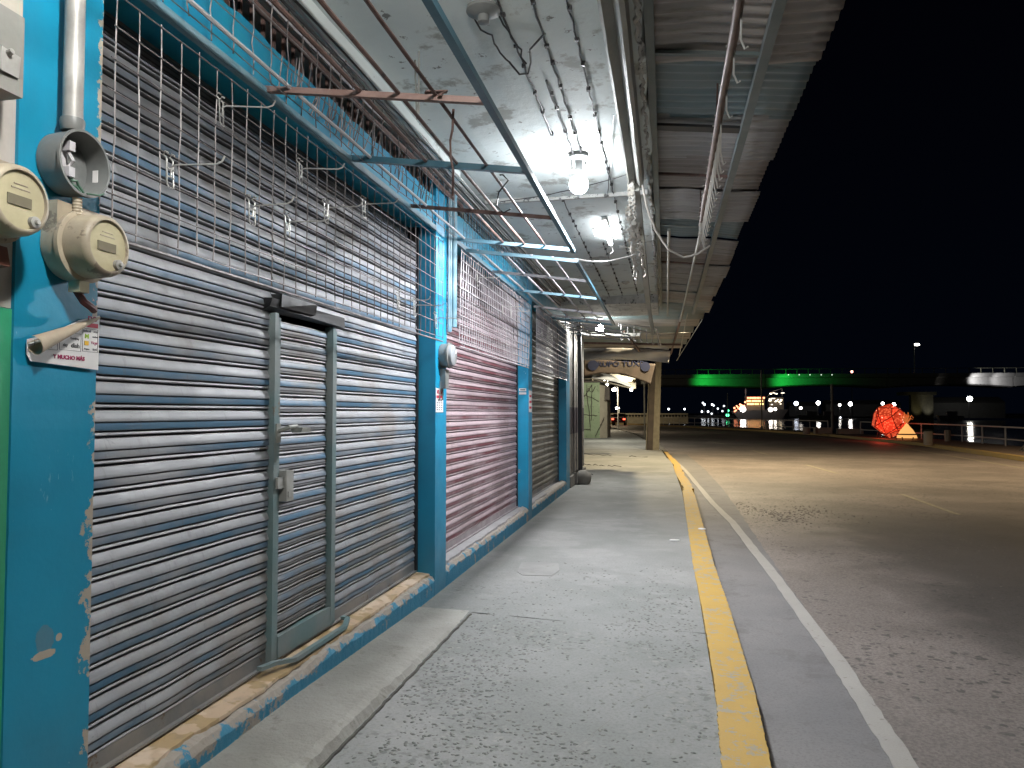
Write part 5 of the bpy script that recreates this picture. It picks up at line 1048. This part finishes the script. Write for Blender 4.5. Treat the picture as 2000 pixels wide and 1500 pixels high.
mb = MB(); m_ = sp(1458, 752); mb.tube([(m_.x, 384, 2), (m_.x, 384, m_.z)], .25, 6); m_ = sp(1530, 758); mb.tube([(m_.x, 384, 2), (m_.x, 384, m_.z)], .25, 6); m2_ = sp(1512, 764); mb.tube([(m_.x, 384, m_.z), (m2_.x, 384, m2_.z)], .2, 6); mb.tube([(m2_.x, 384, m2_.z), (m2_.x - 3, 384, 9)], .15, 6); obj('mast', mb, M_bridge, SHP)
gold = emit('gold_deck', (1, .62, .22), 3); wht = emit('white_deck', (1, .9, .72), 2.2); orn = emit('orange_deck', (1, .32, .16), 4)
for v, m in ((777, orn), (783, gold), (789, gold)):
    mb = MB(); u = 1461
    while u < 1492: c = sp(u, v, 380.8); s = random.uniform(.25, .62); mb.box(c.x - s, c.x + s, 380.4, 381.2, c.z - .42, c.z + .36); u += random.uniform(3.6, 6)
    obj('deck_lights', mb, m, SHP)
mb = MB()
for k in range(16): u = 1434 + k * 1.4 + random.uniform(-1, 1); v = 799 - k * .8 + random.uniform(-4, 6); c = sp(u, v, 379.5); mb.ball(c, random.uniform(.25, .5), 8)
obj('bow_lights', mb, orn, SHP)
mb = MB()
for k in range(26): c = sp(random.uniform(1502, 1531), random.choice((779, 781, 784, 768, 790)) + random.uniform(-1.5, 1.5), 379.5); mb.box(c.x - .4, c.x + .4, 379.3, 379.7, c.z - .2, c.z + .2)
obj('stern_lights', mb, wht, SHP)
c = sp(1458, 752, 380); mb = MB(); mb.ball(c, .5, 8); obj('mast_light', mb, emit('mast_white', (1, .95, .9), 10), SHP)
# far shore, hill and moored boats
mb = MB(); pts = [(-900, 640)] + [(-880 + i * 60, 470 + random.uniform(-4, 12) + max(0, 300 - i * 20)) for i in range(38)] + [(1400, 900), (-900, 900)]
mb.poly(pts, -3, -.3); struct('far_shore', mb, M_land)
for x, y, w_, h, l in ((ony(1570, 800, 450).x, 450, 8, 5, 'long dark warehouse behind the floodlights left of the lamp pole'), (ony(1690, 800, 450).x, 455, 20, 6, 'dark low warehouse on the far shore left of the two floodlights'), (ony(1910, 800, 330).x, 345, 16, 5.5, 'faint grey shed beneath the large right floodlight')):
    mb = MB(); mb.box(x - w_, x + w_, y, y + 12, -1, h); mb.add([(x - w_, y - .5, h), (x + w_, y - .5, h), (x + w_, y + 12.5, h), (x - w_, y + 12.5, h), (x - w_, y + 6, h + 2.5), (x + w_, y + 6, h + 2.5)], [(0, 1, 5, 4), (2, 3, 4, 5), (1, 2, 5), (3, 0, 4)])
    tag(obj('warehouse', mb, M_shed, at=(x, y, -1)), l, 'warehouse')
for u, l in ((1585, 'pale moored boat left of the lamp pole'), (1618, 'pale moored boat behind the lamp pole'), (1860, 'faint moored boat under the large right floodlight')):
    c = ony(u, 806, 300); t = thing('moored_boat', l, 'boat', (c.x, 300, -1.8), 'boats moored across the harbour')
    mb = MB(); mb.add([(c.x - 5, 300, .3), (c.x + 4, 300, .1), (c.x + 4, 303, .1), (c.x - 5, 303, .3), (c.x - 3.8, 300.4, -1.9), (c.x + 3.6, 300.4, -1.9), (c.x + 3.6, 302.6, -1.9), (c.x - 3.8, 302.6, -1.9)], [(0, 1, 2, 3), (7, 6, 5, 4), (0, 4, 5, 1), (1, 5, 6, 2), (2, 6, 7, 3), (3, 7, 4, 0)]); obj('hull', mb, M_whitepeel, t)
    mb = MB(); mb.box(c.x - 1.5, c.x + 2, 300.6, 302.4, .1, 1.8); obj('cabin', mb, M_whitepeel, t)
